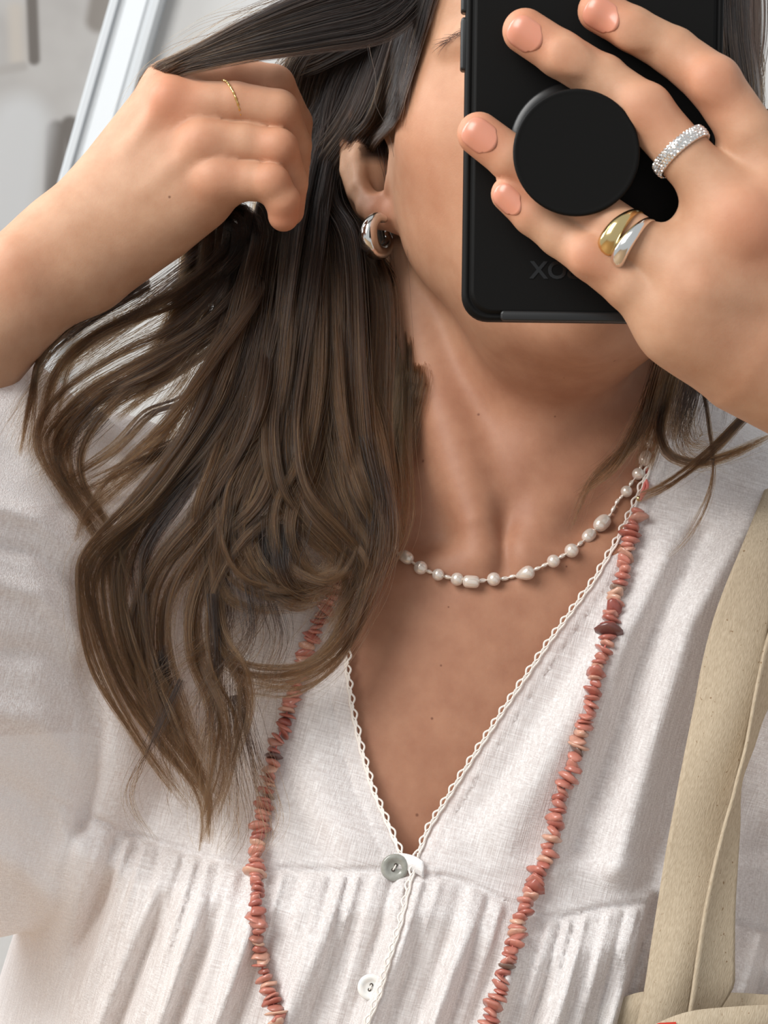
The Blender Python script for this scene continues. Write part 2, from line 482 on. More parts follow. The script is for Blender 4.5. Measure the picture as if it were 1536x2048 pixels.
# raised hand in the hair (photo left)
LA = [(342, 172, 12, 9.2), (470, 158, 10, 8.4), (548, 172, 9, 8.0), (588, 245, 22, 7.0), (590, 320, 32, 6.2)]
LB = [(352, 212, 0, 9.6), (470, 208, -2, 8.3), (556, 222, -2, 8.0), (586, 290, 10, 7.0), (584, 370, 20, 6.2)]
LC = [(410, 290, -5, 9.4), (490, 290, -6, 7.9), (556, 300, -6, 7.8), (580, 366, 3, 6.7), (578, 422, 9, 5.8)]
LD = [(440, 362, -7, 8.6), (500, 362, -9, 7.2), (542, 368, -11, 7.2), (566, 402, -10, 6.4), (567, 432, -7, 5.8)]
LT = [(235, 430, 22, 11), (330, 410, 36, 10), (430, 370, 42, 9), (520, 330, 40, 7)]
palmL = U(13,
    chain([(120, 500, 8, 15), (230, 330, 12, 11), (338, 178, 13, 9.5)]),
    chain([(140, 500, 6, 16), (250, 370, 6, 12.5), (350, 218, 4, 10)]),
    chain([(160, 520, 6, 15.5), (290, 400, 3, 13), (408, 296, -1, 10)]),
    chain([(185, 540, 9, 13), (320, 450, 5, 13), (436, 368, -2, 9.6)]),
    chain([(250, 470, 14, 12), (400, 392, 8, 10)]))
fingersL = U(0.9, *[chain(c, 1.2) for c in (LA, LB, LC, LD)])
knL = U(1, pe(338, 192, -5, (6, 4.5, 5)), pe(404, 284, -10, (6.5, 5, 5.5)), pe(432, 356, -11, (6, 4, 5)), pe(556, 290, -11, (4.5, 3.5, 4.5)), pe(544, 360, -15, (4, 3, 4)))
handL = U(6, palmL, fingersL)
handL = U(5, handL, knL, tendons((170, 440, 0), [(335, 196, -6)], 1.8, 2.4), tendons((200, 470, -4), [(402, 288, -10)], 1.8, 2.4), chain(LT, 2))
foreL = U(12, chain([(132, 508, 8, 20.5), (0, 618, 4, 23), (-160, 765, -8, 28), (-420, 1010, -40, 36), (-640, 1215, -62, 33)]),
          pe(38, 530, -8, (9, 9, 9)))
upperL = chain([(-640, 1215, -62, 34), (-250, 1270, 20, 42), (SH_L[0], SH_L[1], SH_L[2], 48)])
armL = U(9, U(16, foreL, upperL), handL)
# hand on the phone (photo right)
RA = [(1198, 22, -141, 6.7), (1264, 58, -141, 6.9), (1347, 103, -143, 7.5), (1428, 166, -147, 8.5), (1500, 272, -149, 8.7), (1580, 385, -147, 11)]
RB = [(1050, 62, -140, 7.1), (1120, 108, -141, 7.3), (1205, 160, -142, 7.6), (1290, 222, -146, 8.4), (1375, 318, -150, 8.3), (1470, 430, -152, 10.5)]
RC = [(958, 268, -139, 6.9), (1024, 318, -140, 7.2), (1100, 366, -140, 7.6), (1172, 416, -141, 8.0), (1262, 478, -147, 8.2), (1385, 562, -149, 10)]
RD = [(1018, 388, -139, 5.7), (1066, 430, -140, 6.3), (1120, 470, -141, 6.8), (1184, 514, -144, 7.4), (1260, 572, -146, 7.9), (1350, 648, -144, 9.4)]
RT = [(1720, 620, -128, 14), (1600, 450, -106, 11), (1490, 330, -105, 9.5), (1400, 270, -108, 8.5), (1330, 235, -109, 7.5)]
palmR = U(17,
    chain([(1575, 390, -146, 11.5), (1700, 540, -136, 14), (1830, 700, -125, 16)]),
    chain([(1470, 435, -149, 11), (1600, 560, -143, 14), (1810, 740, -127, 17)]),
    chain([(1388, 566, -147, 11), (1520, 660, -142, 14), (1770, 800, -126, 17)]),
    chain([(1356, 652, -143, 10.5), (1480, 740, -137, 13.5), (1730, 850, -124, 16)]),
    chain([(1400, 500, -140, 9), (1520, 480, -138, 10)]), chain([(1462, 318, -142, 4.5), (1545, 350, -142, 8)]), chain([(1480, 470, -147, 11), (1405, 580, -147, 10.5), (1375, 640, -144, 10)]))
fingersR = U(0.9, *[chain(c, 1.5) for c in (RA, RB, RC, RD)])
knR = U(1, pe(1428, 160, -154, (6, 3.5, 6)), pe(1292, 214, -152, (6, 3, 6)), pe(1182, 510, -150, (5, 2.5, 5)),
        pe(1560, 400, -156, (8, 5, 8)), pe(1490, 446, -161, (8, 4.5, 8)), pe(1404, 566, -157, (7, 2.5, 7)),
        pe(1138, 116, -148, (4.5, 1.8, 4.5)), pe(1262, 66, -147, (4.5, 1.8, 4.5)))
handR = U(6, palmR, fingersR)
handR = U(6, handR, knR, tendons((1720, 650, -145), [(1495, 450, -160), (1410, 574, -159)], 2.0, 2.6), chain(RT, 3))
foreR = chain([(1800, 770, -126, 22), (2000, 1010, -110, 26), (2230, 1420, -70, 36), (2330, 1600, -40, 34)])
upperR = chain([(2330, 1600, -40, 34), (2060, 1480, 10, 42), (SH_R[0], SH_R[1], SH_R[2], 48)])
armR = U(10, U(16, foreR, upperR), handR)

body_f = U(12, U(14, trunk, head), armL, armR)
ZBOT = -300.0
WARP_BODY = ([(-348, 3), (-162, 1), (170, 3), (348, 3)], [(-190, 1), (105, 3), (232, 3)], [(ZBOT-8, 4), (-225, 2), (-140, 1), (222, 2.5), (310, 2)])
BODY = Floor(body_f, ZBOT)
BV, BQ = surface(BODY, WARP_BODY, 1.3)

# --- skin material; the flush of knuckles, fingertips and cheeks is the skin's own colour
MOLES = [(1110, 833, 2.0), (957, 829, 2.6), (846, 922, 3.0), (836, 137, 2.6), (1229, 722, 3.0), (882, 1331, 2.2), (864, 1437, 2.6), (834, 1630, 3.2), (897, 1214, 1.8), (1133, 1133, 2.0), (339, 394, 2.6), (1128, 756, 1.6)]
def flush_points():
    F = []
    for (x, y, d, r, a) in [(340, 195, -6, 15, .8), (405, 282, -10, 13, .5), (440, 350, -10, 15, .5), (560, 222, -6, 10, .3), (552, 292, -10, 11, .6), (546, 360, -14, 9, .6), (570, 430, -10, 9, .9), (580, 425, 0, 9, .8), (480, 150, 2, 24, .4),
                            (1198, 28, -146, 11, .8), (1050, 62, -146, 11, .9), (955, 268, -146, 11, 1.), (1015, 388, -146, 10, .9), (1428, 166, -155, 14, .6), (1300, 225, -153, 11, .5), (1130, 110, -148, 8, .35), (1180, 515, -151, 9, .6),
                            (1515, 455, -160, 15, .8), (1500, 690, -155, 22, .25), (1404, 560, -160, 12, .3), (1440, 590, -158, 14, .2),
                            (880, 330, -10, 34, .45), (920, 240, -20, 26, .3), (770, 420, 36, 12, .6), (780, 445, 36, 8, .5), (1160, 690, -30, 22, .3), (860, 1400, 0, 60, .15), (30, 545, -10, 14, .4)]:
        F.append((px(x, y, d), r, a))
    return F
FL = flush_points()
def skin_attr(V):
    t = np.zeros(len(V), np.float32)
    for c, r, a in FL:
        d2 = ((V-c)**2).sum(1); t = np.maximum(t, 0.72*a*np.exp(-d2/(r*r)).astype(np.float32))
    return t
def tan_attr(V):
    X, Y = to_px(V); t = 1-np.clip((Y-60)/-700, 0, 0)
    chest = np.clip((Y-480)/300, 0, 1)*np.clip((V[:, 1]+95)/40, 0, 1)*np.clip((X-330)/250, 0, 1)
    return chest.astype(np.float32)
def scalp_attr(V):
    c = px(1128, 40, 58); q = (V-c)/np.array((73, 92, 92)); X, Y = to_px(V)
    top = np.clip((V[:, 2]-px(0, 60, 58)[2]+0.75*(V[:, 1]-58)+2)/10, 0, 1)
    side = np.clip((Y-330)/-20, 0, 1)*np.clip((V[:, 1]-44)/6, 0, 1)
    r = (np.abs(V[:, 0]-c[0]) < 82) & (V[:, 2] > px(0, 520, 58)[2]) & (V[:, 1] > -60)
    return (np.maximum(top, side)*r).astype(np.float32)
def mat_skin():
    t = NT('skin'); geo = t.n('ShaderNodeNewGeometry')
    n1 = noise(t, 90, 5, 0.6, geo.outputs['Position']); n2 = noise(t, 420, 3, 0.6, geo.outputs['Position'])
    base = ramp(t, n1, [(0.3, srgb(178, 134, 105)), (0.7, srgb(191, 150, 121))])
    at = t.n('ShaderNodeAttribute', attribute_name='flush')
    mx = t.n('ShaderNodeMix', data_type='RGBA'); t.l(at.outputs['Fac'], mx.inputs[0]); t.l(base, mx.inputs[6]); mx.inputs[7].default_value = srgb(194, 118, 88)
    at2 = t.n('ShaderNodeAttribute', attribute_name='tan'); m3 = t.n('ShaderNodeMix', data_type='RGBA'); t.l(at2.outputs['Fac'], m3.inputs[0]); t.l(mx.outputs[2], m3.inputs[6])
    t.l(ramp(t, n1, [(0.3, srgb(158, 111, 87)), (0.7, srgb(172, 126, 100))]), m3.inputs[7])
    at3 = t.n('ShaderNodeAttribute', attribute_name='scalp'); m4 = t.n('ShaderNodeMix', data_type='RGBA'); t.l(at3.outputs['Fac'], m4.inputs[0]); t.l(m3.outputs[2], m4.inputs[6]); m4.inputs[7].default_value = srgb(46, 32, 26)
    last = m4.outputs[2]
    for (x, r) in MOLES_W:
        d = t.n('ShaderNodeVectorMath', operation='DISTANCE'); t.l(geo.outputs['Position'], d.inputs[0]); d.inputs[1].default_value = x
        mr = t.n('ShaderNodeMapRange'); t.l(d.outputs['Value'], mr.inputs['Value']); mr.inputs['From Min'].default_value = r*0.5; mr.inputs['From Max'].default_value = r*1.4
        mr.inputs['To Min'].default_value = 0.7; mr.inputs['To Max'].default_value = 0
        m2 = t.n('ShaderNodeMix', data_type='RGBA'); t.l(mr.outputs[0], m2.inputs[0]); t.l(last, m2.inputs[6]); m2.inputs[7].default_value = srgb(96, 52, 36)
        last = m2.outputs[2]
    t.l(last, t.b.inputs['Base Color'])
    t.set(Roughness=0.56, Subsurface_Weight=0.22, Subsurface_Scale=0.0035)
    t.b.inputs['Subsurface Radius'].default_value = (1.0, 0.35, 0.2)
    t.b.inputs['Specular IOR Level'].default_value = 0.3
    mixh = t.n('ShaderNodeMath', operation='MULTIPLY_ADD'); t.l(n2, mixh.inputs[0]); mixh.inputs[1].default_value = 0.5; t.l(noise(t, 1400, 2, 0.6, geo.outputs['Position']), mixh.inputs[2])
    bump(t, mixh.outputs[0], 0.10, 0.0006)
    return t.m
PERSON = empty('person', (0, 0.1, 0), 'dark-haired person in a white linen blouse taking a mirror photo, one hand in the hair', 'person')
body_me = mesh_np('body', W(BV), BQ)
body_bvh = BVHTree.FromPolygons([tuple(v) for v in BV.tolist()], BQ.tolist())
def hit(x, y, bvh, start=-260.0):
    """point on a surface seen at photo pixel (x, y), and its normal (L mm)"""
    o = np.array((0, -DIST, 0.0)); d = px(x, y, 0)-o; d /= np.linalg.norm(d)
    s0 = (DIST+start)/d[1]
    loc, nrm, idx, dist = bvh.ray_cast(Vector(o+d*s0), Vector(d), 2000)
    return (None, None) if loc is None else (np.array(loc), np.array(nrm))
MOLES_W = []
for (x, y, r) in MOLES:
    p, n = hit(x, y, body_bvh, -125.0 if x > 600 else -260.0)
    if p is not None: MOLES_W.append((Vector(W(p)), r*scale(p[1])*0.001))
M_skin = mat_skin()
a = body_me.attributes.new('flush', 'FLOAT', 'POINT'); a.data.foreach_set('value', skin_attr(BV))
for nm, fn in (('tan', tan_attr), ('scalp', scalp_attr)):
    a = body_me.attributes.new(nm, 'FLOAT', 'POINT'); a.data.foreach_set('value', fn(BV))
BODY_O = under(link('body', body_me, M_skin), PERSON)

# --- finger nails
M_nail = NT('nail'); M_nail.set(Base_Color=srgb(200, 134, 110), Roughness=0.28, Subsurface_Weight=0.15, Subsurface_Scale=0.002); M_nail = M_nail.m
def nail(tip, nxt, rad, nrm=(0, -1, 0), half=0.72, length=10.5, fwd=4.4):
    T = px(*tip[:3]); A = px(*nxt[:3]); ax = T-A; ax /= np.linalg.norm(ax)
    nrm = np.array(nrm, float); nrm -= ax*(nrm@ax); nrm /= np.linalg.norm(nrm); sd = np.cross(ax, nrm)
    nu, nv = 13, 15
    v = np.linspace(0, 1, nv)[:, None]; u = np.linspace(-1, 1, nu)[None, :]
    wv = half*rad*np.where(v < 0.5, 1-0.25*(1-2*v)**6, np.sqrt(np.clip(1-(np.clip(2*v-1, 0, 1)*0.97)**3.2, 0, 1)))
    al = fwd-length*(1-v)-1.6*np.clip(1-2*v, 0, 1)**1.5*(1-u*u)+0.9*u*u*np.clip(1-2*v, 0, 1)
    V = T+ax*al[..., None]+sd*(u*wv)[..., None]+nrm*rad*1.35
    V = V.reshape(-1, 3)
    cc = (T-ax*2).astype(np.float32)
    for _ in range(14):
        V = V-nrm*(BODY(V.astype(np.float32), cc, 16.0)*0.8)[:, None]
    V = V+nrm*(0.08+0.12*(1-(u*np.ones_like(v)).ravel()**2))[:, None]
    F = [(j*nu+i, j*nu+i+1, (j+1)*nu+i+1, (j+1)*nu+i) for j in range(nv-1) for i in range(nu-1)]
    n0 = len(V); V2 = np.vstack([V, V-nrm*0.7])
    rim = [i for i in range(nu)]+[j*nu+nu-1 for j in range(1, nv)]+[(nv-1)*nu+i for i in range(nu-2, -1, -1)]+[j*nu for j in range(nv-2, 0, -1)]
    F += [(rim[k], rim[k-1], rim[k-1]+n0, rim[k]+n0) for k in range(len(rim))]
    F += [tuple(q+n0 for q in reversed(f)) for f in F[:(nv-1)*(nu-1)]]
    under(link('fingernail', mesh_np('fingernail', W(V2), F), M_nail), PERSON)
nail(RA[0], RA[1], 6.9, (-0.25, -1, -0.35)); nail(RB[0], RB[1], 7.1, (-0.25, -1, -0.3)); nail(RC[0], RC[1], 6.9, (-0.15, -1, -0.15)); nail(RD[0], RD[1], 5.7, (-0.2, -1, -0.55), length=9.5, fwd=3.8)
# --- eyes (behind the phone)
M_eye = NT('eye'); tc = M_eye.n('ShaderNodeTexCoord'); 
M_eye.set(Base_Color=srgb(228, 222, 216), Roughness=0.1); M_eye = M_eye.m
M_iris = simple('iris', srgb(70, 45, 28), 0.1)
for ex in (1008, 1319):
    c = px(ex, 163, -40); bm = bmesh.new(); bmesh.ops.create_uvsphere(bm, u_segments=24, v_segments=16, radius=0.0119)
    me = bpy.data.meshes.new('eyeball'); bm.to_mesh(me); bm.free(); me.polygons.foreach_set('use_smooth', np.full(len(me.polygons), True))
    eb = link('eyeball', me, M_eye); eb.location = W(c); under(eb, PERSON)
    an = np.linspace(0, 2*np.pi, 24, endpoint=False); V = [W(c+np.array((0, -12.4, 0)))]
    for rr in (3.0, 5.8): V += [W(c+np.array((rr*math.cos(q), -math.sqrt(12.2**2-rr*rr), rr*math.sin(q)))) for q in an]
    F = [(0, 1+k, 1+(k+1) % 24) for k in range(24)]+[(1+k, 25+k, 25+(k+1) % 24, 1+(k+1) % 24) for k in range(24)]
    under(link('iris', mesh_np('iris', np.array(V), F), M_iris), PERSON)

# ================================================================ blouse
def poly(pts):
    p = np.asarray(pts, float); return lambda t: np.interp(t, p[:, 0], p[:, 1])
# neckline edges: photo x as a function of photo y
XL = poly([(700, 735), (900, 752), (1000, 757), (1100, 744), (1200, 716), (1270, 698), (1330, 692), (1420, 704), (1500, 722), (1580, 745), (1650, 776), (1712, 803), (1760, 810), (1850, 800), (1851, 790)])
XR = poly([(700, 1365), (860, 1330), (930, 1302), (1020, 1265), (1080, 1236), (1160, 1190), (1280, 1102), (1420, 1008), (1560, 918), (1660, 856), (1712, 836), (1770, 819), (1850, 801), (1851, 790)])
YAPEX = 1850.0
PLK = poly([(1700, 838), (1770, 819), (1850, 801), (1930, 776), (1990, 760), (2048, 735), (2160, 700)])   # edge of the overlapping front
SEAM = poly([(-400, 1420), (0, 1560), (150, 1620), (250, 1664), (400, 1710), (500, 1734), (640, 1742), (770, 1740), (880, 1752), (940, 1766), (1060, 1826), (1120, 1836), (1200, 1816), (1290, 1806), (1400, 1830), (1700, 1900)])
def edge_px(X, Y):
    """signed photo distance to the neckline, >0 on the cloth"""
    e = np.maximum(XL(Y)-X, X-XR(Y))
    return np.where(Y > YAPEX, 50.0, e)
def sm(x, a, b): t = np.clip((x-a)/(b-a), 0, 1); return t*t*(3-2*t)
RIDGES = [  # photo polyline, width px, height mm
    ([(1500, 1040), (1380, 1250), (1310, 1480), (1235, 1735)], 34, 8.0),
    ([(1400, 1080), (1290, 1290), (1220, 1500), (1150, 1690)], 30, -6.0),
    ([(1330, 1120), (1235, 1350), (1165, 1560), (1110, 1740)], 24, 3.0),
    ([(1250, 1250), (1120, 1480), (1010, 1690)], 40, 3.2),
    ([(1180, 1280), (1040, 1500), (930, 1660)], 26, -2.2),
    ([(1530, 1230), (1400, 1500), (1300, 1760)], 30, -5.0),
    ([(172, 1330), (190, 1450), (178, 1560), (160, 1650)], 18, -9.0),
    ([(260, 1440), (250, 1560), (225, 1640)], 45, 3.0),
    ([(420, 1420), (430, 1560), (400, 1680)], 50, -1.5),
    ([(640, 1400), (650, 1550), (700, 1700)], 40, 1.6),
    ([(560, 1500), (600, 1620), (650, 1720)], 26, -1.2),
    ([(-20, 1010), (80, 1040), (180, 1120)], 22, 4.0), ([(-20, 1090), (70, 1110), (160, 1180)], 16, -3.0),
    ([(-20, 1160), (80, 1190), (170, 1280)], 20, 3.0), ([(-20, 1300), (90, 1310), (170, 1370)], 24, -3.0), ([(-20, 1420), (80, 1440), (160, 1520)], 30, 3.5),
    ([(-20, 1560), (60, 1600), (120, 1680)], 30, -3.0), ([(-20, 900), (60, 940), (130, 1010)], 30, -3.0), ([(-20, 1700), (50, 1740), (90, 1790)], 30, 3.0),
]
def dist_poly(X, Y, pts):
    best = np.full(X.shape, 1e9, np.float32)
    for (a, b) in zip(pts[:-1], pts[1:]):
        ax, ay = a; dx, dy = b[0]-ax, b[1]-ay
        h = np.clip(((X-ax)*dx+(Y-ay)*dy)/(dx*dx+dy*dy), 0, 1)
        best = np.minimum(best, (X-ax-h*dx)**2+(Y-ay-h*dy)**2)
    return np.sqrt(best)
def cloth_disp(P):
    X, Y = to_px(P); front = sm(-P[:, 1], -110, -60)
    t = Y-SEAM(X)
    bod = sm(X, 60, 190)                                  # bodice (not sleeve)
    g = np.zeros(len(P))
    # gathered skirt below the yoke seam; folds hang plumb, so they drift left going down the photo
    Xf = X+0.27*t
    on = sm(t, 0, 26)
    ph = Xf*2*np.pi/47+1.7*np.sin(Xf/61.0)+1.1*np.sin(Xf/23.0+1)
    gat = np.sin(ph)+0.45*np.sin(2.3*ph+1.0)
    g += on*(1.0+2.1*np.exp(-t/85.0)*gat)
    ph2 = Xf*2*np.pi/132+1.3*np.sin(Xf/97.0+2)+0.004*t
    g += on*sm(t, 20, 190)*(4.0*np.sin(ph2)+2.0*np.sin(2.1*ph2+0.7)+0.9*gat*np.exp(-t/240.0))
    g += -1.3*np.exp(-(t/6.0)**2)+0.35*np.exp(-((t+14)/7.0)**2)
    # deep fold at the side seam beside the bag
    E = np.interp(Y, [1700, 1800, 1900, 2048, 2200], [1312, 1292, 1262, 1222, 1180])
    g += -15*sm(X, E, E+22)*sm(t, -40, 20)*(1-sm(X, E+110, E+190))
    # overlapping front edge
    g += np.where(Y > 1700, 1.7*sm(X, PLK(Y)-3, PLK(Y)+3)*sm(Y, 1700, 1740), 0)
    g += np.where(Y > 1735, 0.7*np.exp(-((X-(PLK(Y)+42))/9)**2)-0.9*np.exp(-((X-(PLK(Y)-34))/12)**2), 0)
    g *= bod
    # turned hem along the neckline
    e = edge_px(X, Y); inY = (Y < 1720)
    g += np.where(inY, 0.55*sm(-e, -36, -31)-0.5*np.exp(-((e-36)/4.0)**2), 0)
    for pts, w_, a_ in RIDGES:
        xs = [q[0] for q in pts]; ys = [q[1] for q in pts]
        m = (X > min(xs)-3*w_) & (X < max(xs)+3*w_) & (Y > min(ys)-3*w_) & (Y < max(ys)+3*w_)
        if m.any():
            d = dist_poly(X[m], Y[m], pts); g[m] += a_*np.exp(-(d/w_)**2)
    # soft unevenness
    x, y, z = P[:, 0], P[:, 1], P[:, 2]
    g += 0.8*np.sin(x/17+np.sin(z/23)*1.5)*np.sin(z/29+1+np.sin(x/31))+0.35*np.sin(x/6.1+2*np.sin(z/13))*np.sin(z/15+np.sin(x/9))
    e2 = np.where(Y > 1850, 200.0, e+200*sm(Y, 1600, 1800))
    off = 2.2+5.0*sm(e2, 0, 160)+9*sm(t, 0, 90)*bod+5*(1-bod)
    g = off+g*front
    return np.where(g < 1.6, 1.6+0.15*(g-1.6), g).astype(np.float32)
sleeveL = U(30, chain([(300, 1290, 80, 66), (120, 1300, 70, 90), (-120, 1290, 34, 100), (-420, 1250, -20, 94)], 0, ((0, 1, 0), 1.7)))
sleeveR = U(30, chain([(1720, 1310, 70, 60), (1950, 1480, 30, 74), (2180, 1620, -10, 80)]))
skirt = U(30, pe(812, 2110, 108, (156, 118, 230), WZ), pe(720, 2500, 108, (164, 122, 200), WZ))
cloth_b = U(20, U(26, torso, skirt), sleeveR)
cloth_b = U(14, cloth_b, sleeveL)
CLOTH = Floor(Disp(cloth_b, cloth_disp), ZBOT)
WARP_CLOTH = ([(-348, 4), (-165, 1), (162, 3), (348, 3)], [(-100, 1), (70, 1.6), (110, 4), (260, 4)], [(ZBOT-8, 2.5), (-218, 1), (90, 2), (160, 2)])
CV, CQ = surface(CLOTH, WARP_CLOTH, 1.45)
def trim_cloth(V, Q):
    X, Y = to_px(V); e = edge_px(X, Y)
    fr = V[:, 1] < 120
    tol = 13.0
    bad = (fr & (e < -tol)) | (V[:, 2] < ZBOT+1.5) | ((Y < 980) & (X > XL(Y)-4) & (X < XR(Y)+4) & (V[:, 1] < 175) & (e < -tol))
    # sleeve mouths (out of the picture)
    for m, d_, r_ in ((px(-420, 1250, -30), px(-420, 1250, -30)-px(-120, 1290, 24), 1), (px(2180, 1620, -10), px(2180, 1620, -10)-px(1950, 1480, 30), 1)):
        n = d_/np.linalg.norm(d_); q = (V-m)@n; bad |= q > 30+9; near = (q > 30) & (q <= 39); V = V.copy(); V[near] -= (q[near]-30)[:, None]*n
    # opening towards the raised forearm
    Q = Q[~bad[Q].any(1)]
    mv = fr & (e < 0) & (e >= -tol)
    left = (XL(Y)-X) > (X-XR(Y))
    nx = np.where(left, XL(Y), XR(Y))
    s = (DIST+V[:, 1])/FPX
    V = V.copy(); V[mv, 0] = ((nx-768)*s)[mv]
    used = np.unique(Q); mp = np.full(len(V), -1); mp[used] = np.arange(len(used))
    return V[used], mp[Q]
CV, CQ = trim_cloth(CV, CQ)
def mat_linen(name, thin=0.12, tr=0.22, c0=(241, 236, 234), c1=(254, 252, 251)):
    t = NT(name); geo = t.n('ShaderNodeNewGeometry'); mp = t.n('ShaderNodeMapping'); t.l(geo.outputs['Position'], mp.inputs[0])
    a = t.n('ShaderNodeMapping'); a.inputs['Scale'].default_value = (2300, 900, 70); t.l(geo.outputs['Position'], a.inputs[0])
    b = t.n('ShaderNodeMapping'); b.inputs['Scale'].default_value = (70, 900, 2300); t.l(geo.outputs['Position'], b.inputs[0])
    na = noise(t, 1.0, 2, 0.6, a.outputs[0]); nb = noise(t, 1.0, 2, 0.6, b.outputs[0])
    mxm = t.n('ShaderNodeMath', operation='ADD'); t.l(na, mxm.inputs[0]); t.l(nb, mxm.inputs[1])
    mr = t.n('ShaderNodeMapRange'); t.l(mxm.outputs[0], mr.inputs['Value']); mr.inputs['From Min'].default_value = 0.72; mr.inputs['From Max'].default_value = 1.28
    t.l(ramp(t, mr.outputs[0], [(0, srgb(*c0)), (1, srgb(*c1))]), t.b.inputs['Base Color'])
    t.set(Roughness=0.9); t.b.inputs['Specular IOR Level'].default_value = 0.15
    bp = bump(t, mr.outputs[0], 0.35, 0.0006)
    tl = t.n('ShaderNodeBsdfTranslucent'); tl.inputs[0].default_value = srgb(246, 240, 238); t.l(bp.outputs[0], tl.inputs['Normal'])
    m1 = t.n('ShaderNodeMixShader'); m1.inputs[0].default_value = tr; t.l(t.b.outputs[0], m1.inputs[1]); t.l(tl.outputs[0], m1.inputs[2])
    tp = t.n('ShaderNodeBsdfTransparent'); m2 = t.n('ShaderNodeMixShader')
    th = t.n('ShaderNodeMapRange'); t.l(mr.outputs[0], th.inputs['Value']); th.inputs['To Min'].default_value = thin*2; th.inputs['To Max'].default_value = 0.0
    t.l(th.outputs[0], m2.inputs[0]); t.l(m1.outputs[0], m2.inputs[1]); t.l(tp.outputs[0], m2.inputs[2]); t.l(m2.outputs[0], t.out.inputs[0])
    return t.m
M_linen = mat_linen('white_linen')
BLOUSE = under(link('blouse', mesh_np('blouse', W(CV), CQ), M_linen), PERSON)
BLOUSE['label'] = 'loose white linen blouse with a V neck and a gathered yoke seam'
cloth_bvh = BVHTree.FromPolygons([tuple(v) for v in CV.tolist()], CQ.tolist())
all_V = np.vstack([BV, CV]); all_Q = np.vstack([BQ, CQ+len(BV)])
chest_bvh = BVHTree.FromPolygons([tuple(v) for v in all_V.tolist()], all_Q.tolist())
def surf(x, y, bvh=None, lift=0.0, start=-100.0):
    p, n = hit(x, y, bvh or chest_bvh, start)
    if p is None: return None
    if n[1] > 0: n = -n
    return p+n*lift

# --- lace along the neckline and the overlapping front
def edge_line(fn, y0, y1, side, step=5.0):
    pts = []; last = None
    ys = np.arange(y0, y1, step)
    for y in ys:
        x = float(fn(y)); p = None
        for o_ in (7, 12, 18, 26):
            p = surf(x+side*o_, y, cloth_bvh)
            if p is not None: break
        if p is not None: last = p[1]
        if last is None: continue
        pts.append((x, y, last))
    a = np.array(pts)
    k = np.ones(9)/9; a[:, 2] = np.convolve(np.pad(a[:, 2], 4, mode='edge'), k, 'valid')
    return a
def lace(name, fn, y0, y1, side):
    a = edge_line(fn, y0, y1, side)
    dense = catmull(a, int(len(a)*5/2.2))
    dx = np.gradient(dense[:, 0]); dy = np.gradient(dense[:, 1]); ln = np.hypot(dx, dy)+1e-6
    nx, ny = dy/ln, -dx/ln
    sg = np.where(nx*(-side) > 0, 1, -1); nx, ny = nx*sg, ny*sg           # towards the opening
    s = np.concatenate([[0], np.cumsum(np.hypot(np.diff(dense[:, 0]), np.diff(dense[:, 1])))])
    ph = 2*np.pi*s/31.0+0.6*np.sin(s/37.0)
    parts = []
    for off, amp, r, k, lift in ((5.0, 3.4, 0.40, 0.0, 0.9), (-1.5, 0.8, 0.5, 1.4, 0.8), (1.5, 2.6, 0.26, np.pi, 1.1)):
        o_ = off+amp*np.sin(ph+k)
        P = np.stack([px(dense[i, 0]+nx[i]*o_[i], dense[i, 1]+ny[i]*o_[i], dense[i, 2]-lift) for i in range(len(dense))])
        parts.append(tube(P, r, 6))
    V, F = merge(parts)
    o = link('lace_trim', mesh_np('lace_trim', W(V), F), M_lace); o.parent = BLOUSE; o.matrix_parent_inverse = (PERSON.matrix_basis@BLOUSE.matrix_basis).inverted() if False else Matrix.Identity(4)
    return o
def sub(o, part):
    """make o a sub-part of part (part itself sits at the world origin)"""
    o.parent = part; o.matrix_parent_inverse = (PERSON.matrix_basis @ part.matrix_parent_inverse).inverted(); return o
M_lace = simple('cotton_lace', srgb(238, 230, 222), 0.9)
for args in ((XL, 1120, 1716, -1), (XR, 850, 1716, 1), (PLK, 1706, 2060, 1)):
    sub(lace('lace_trim', *args), BLOUSE)
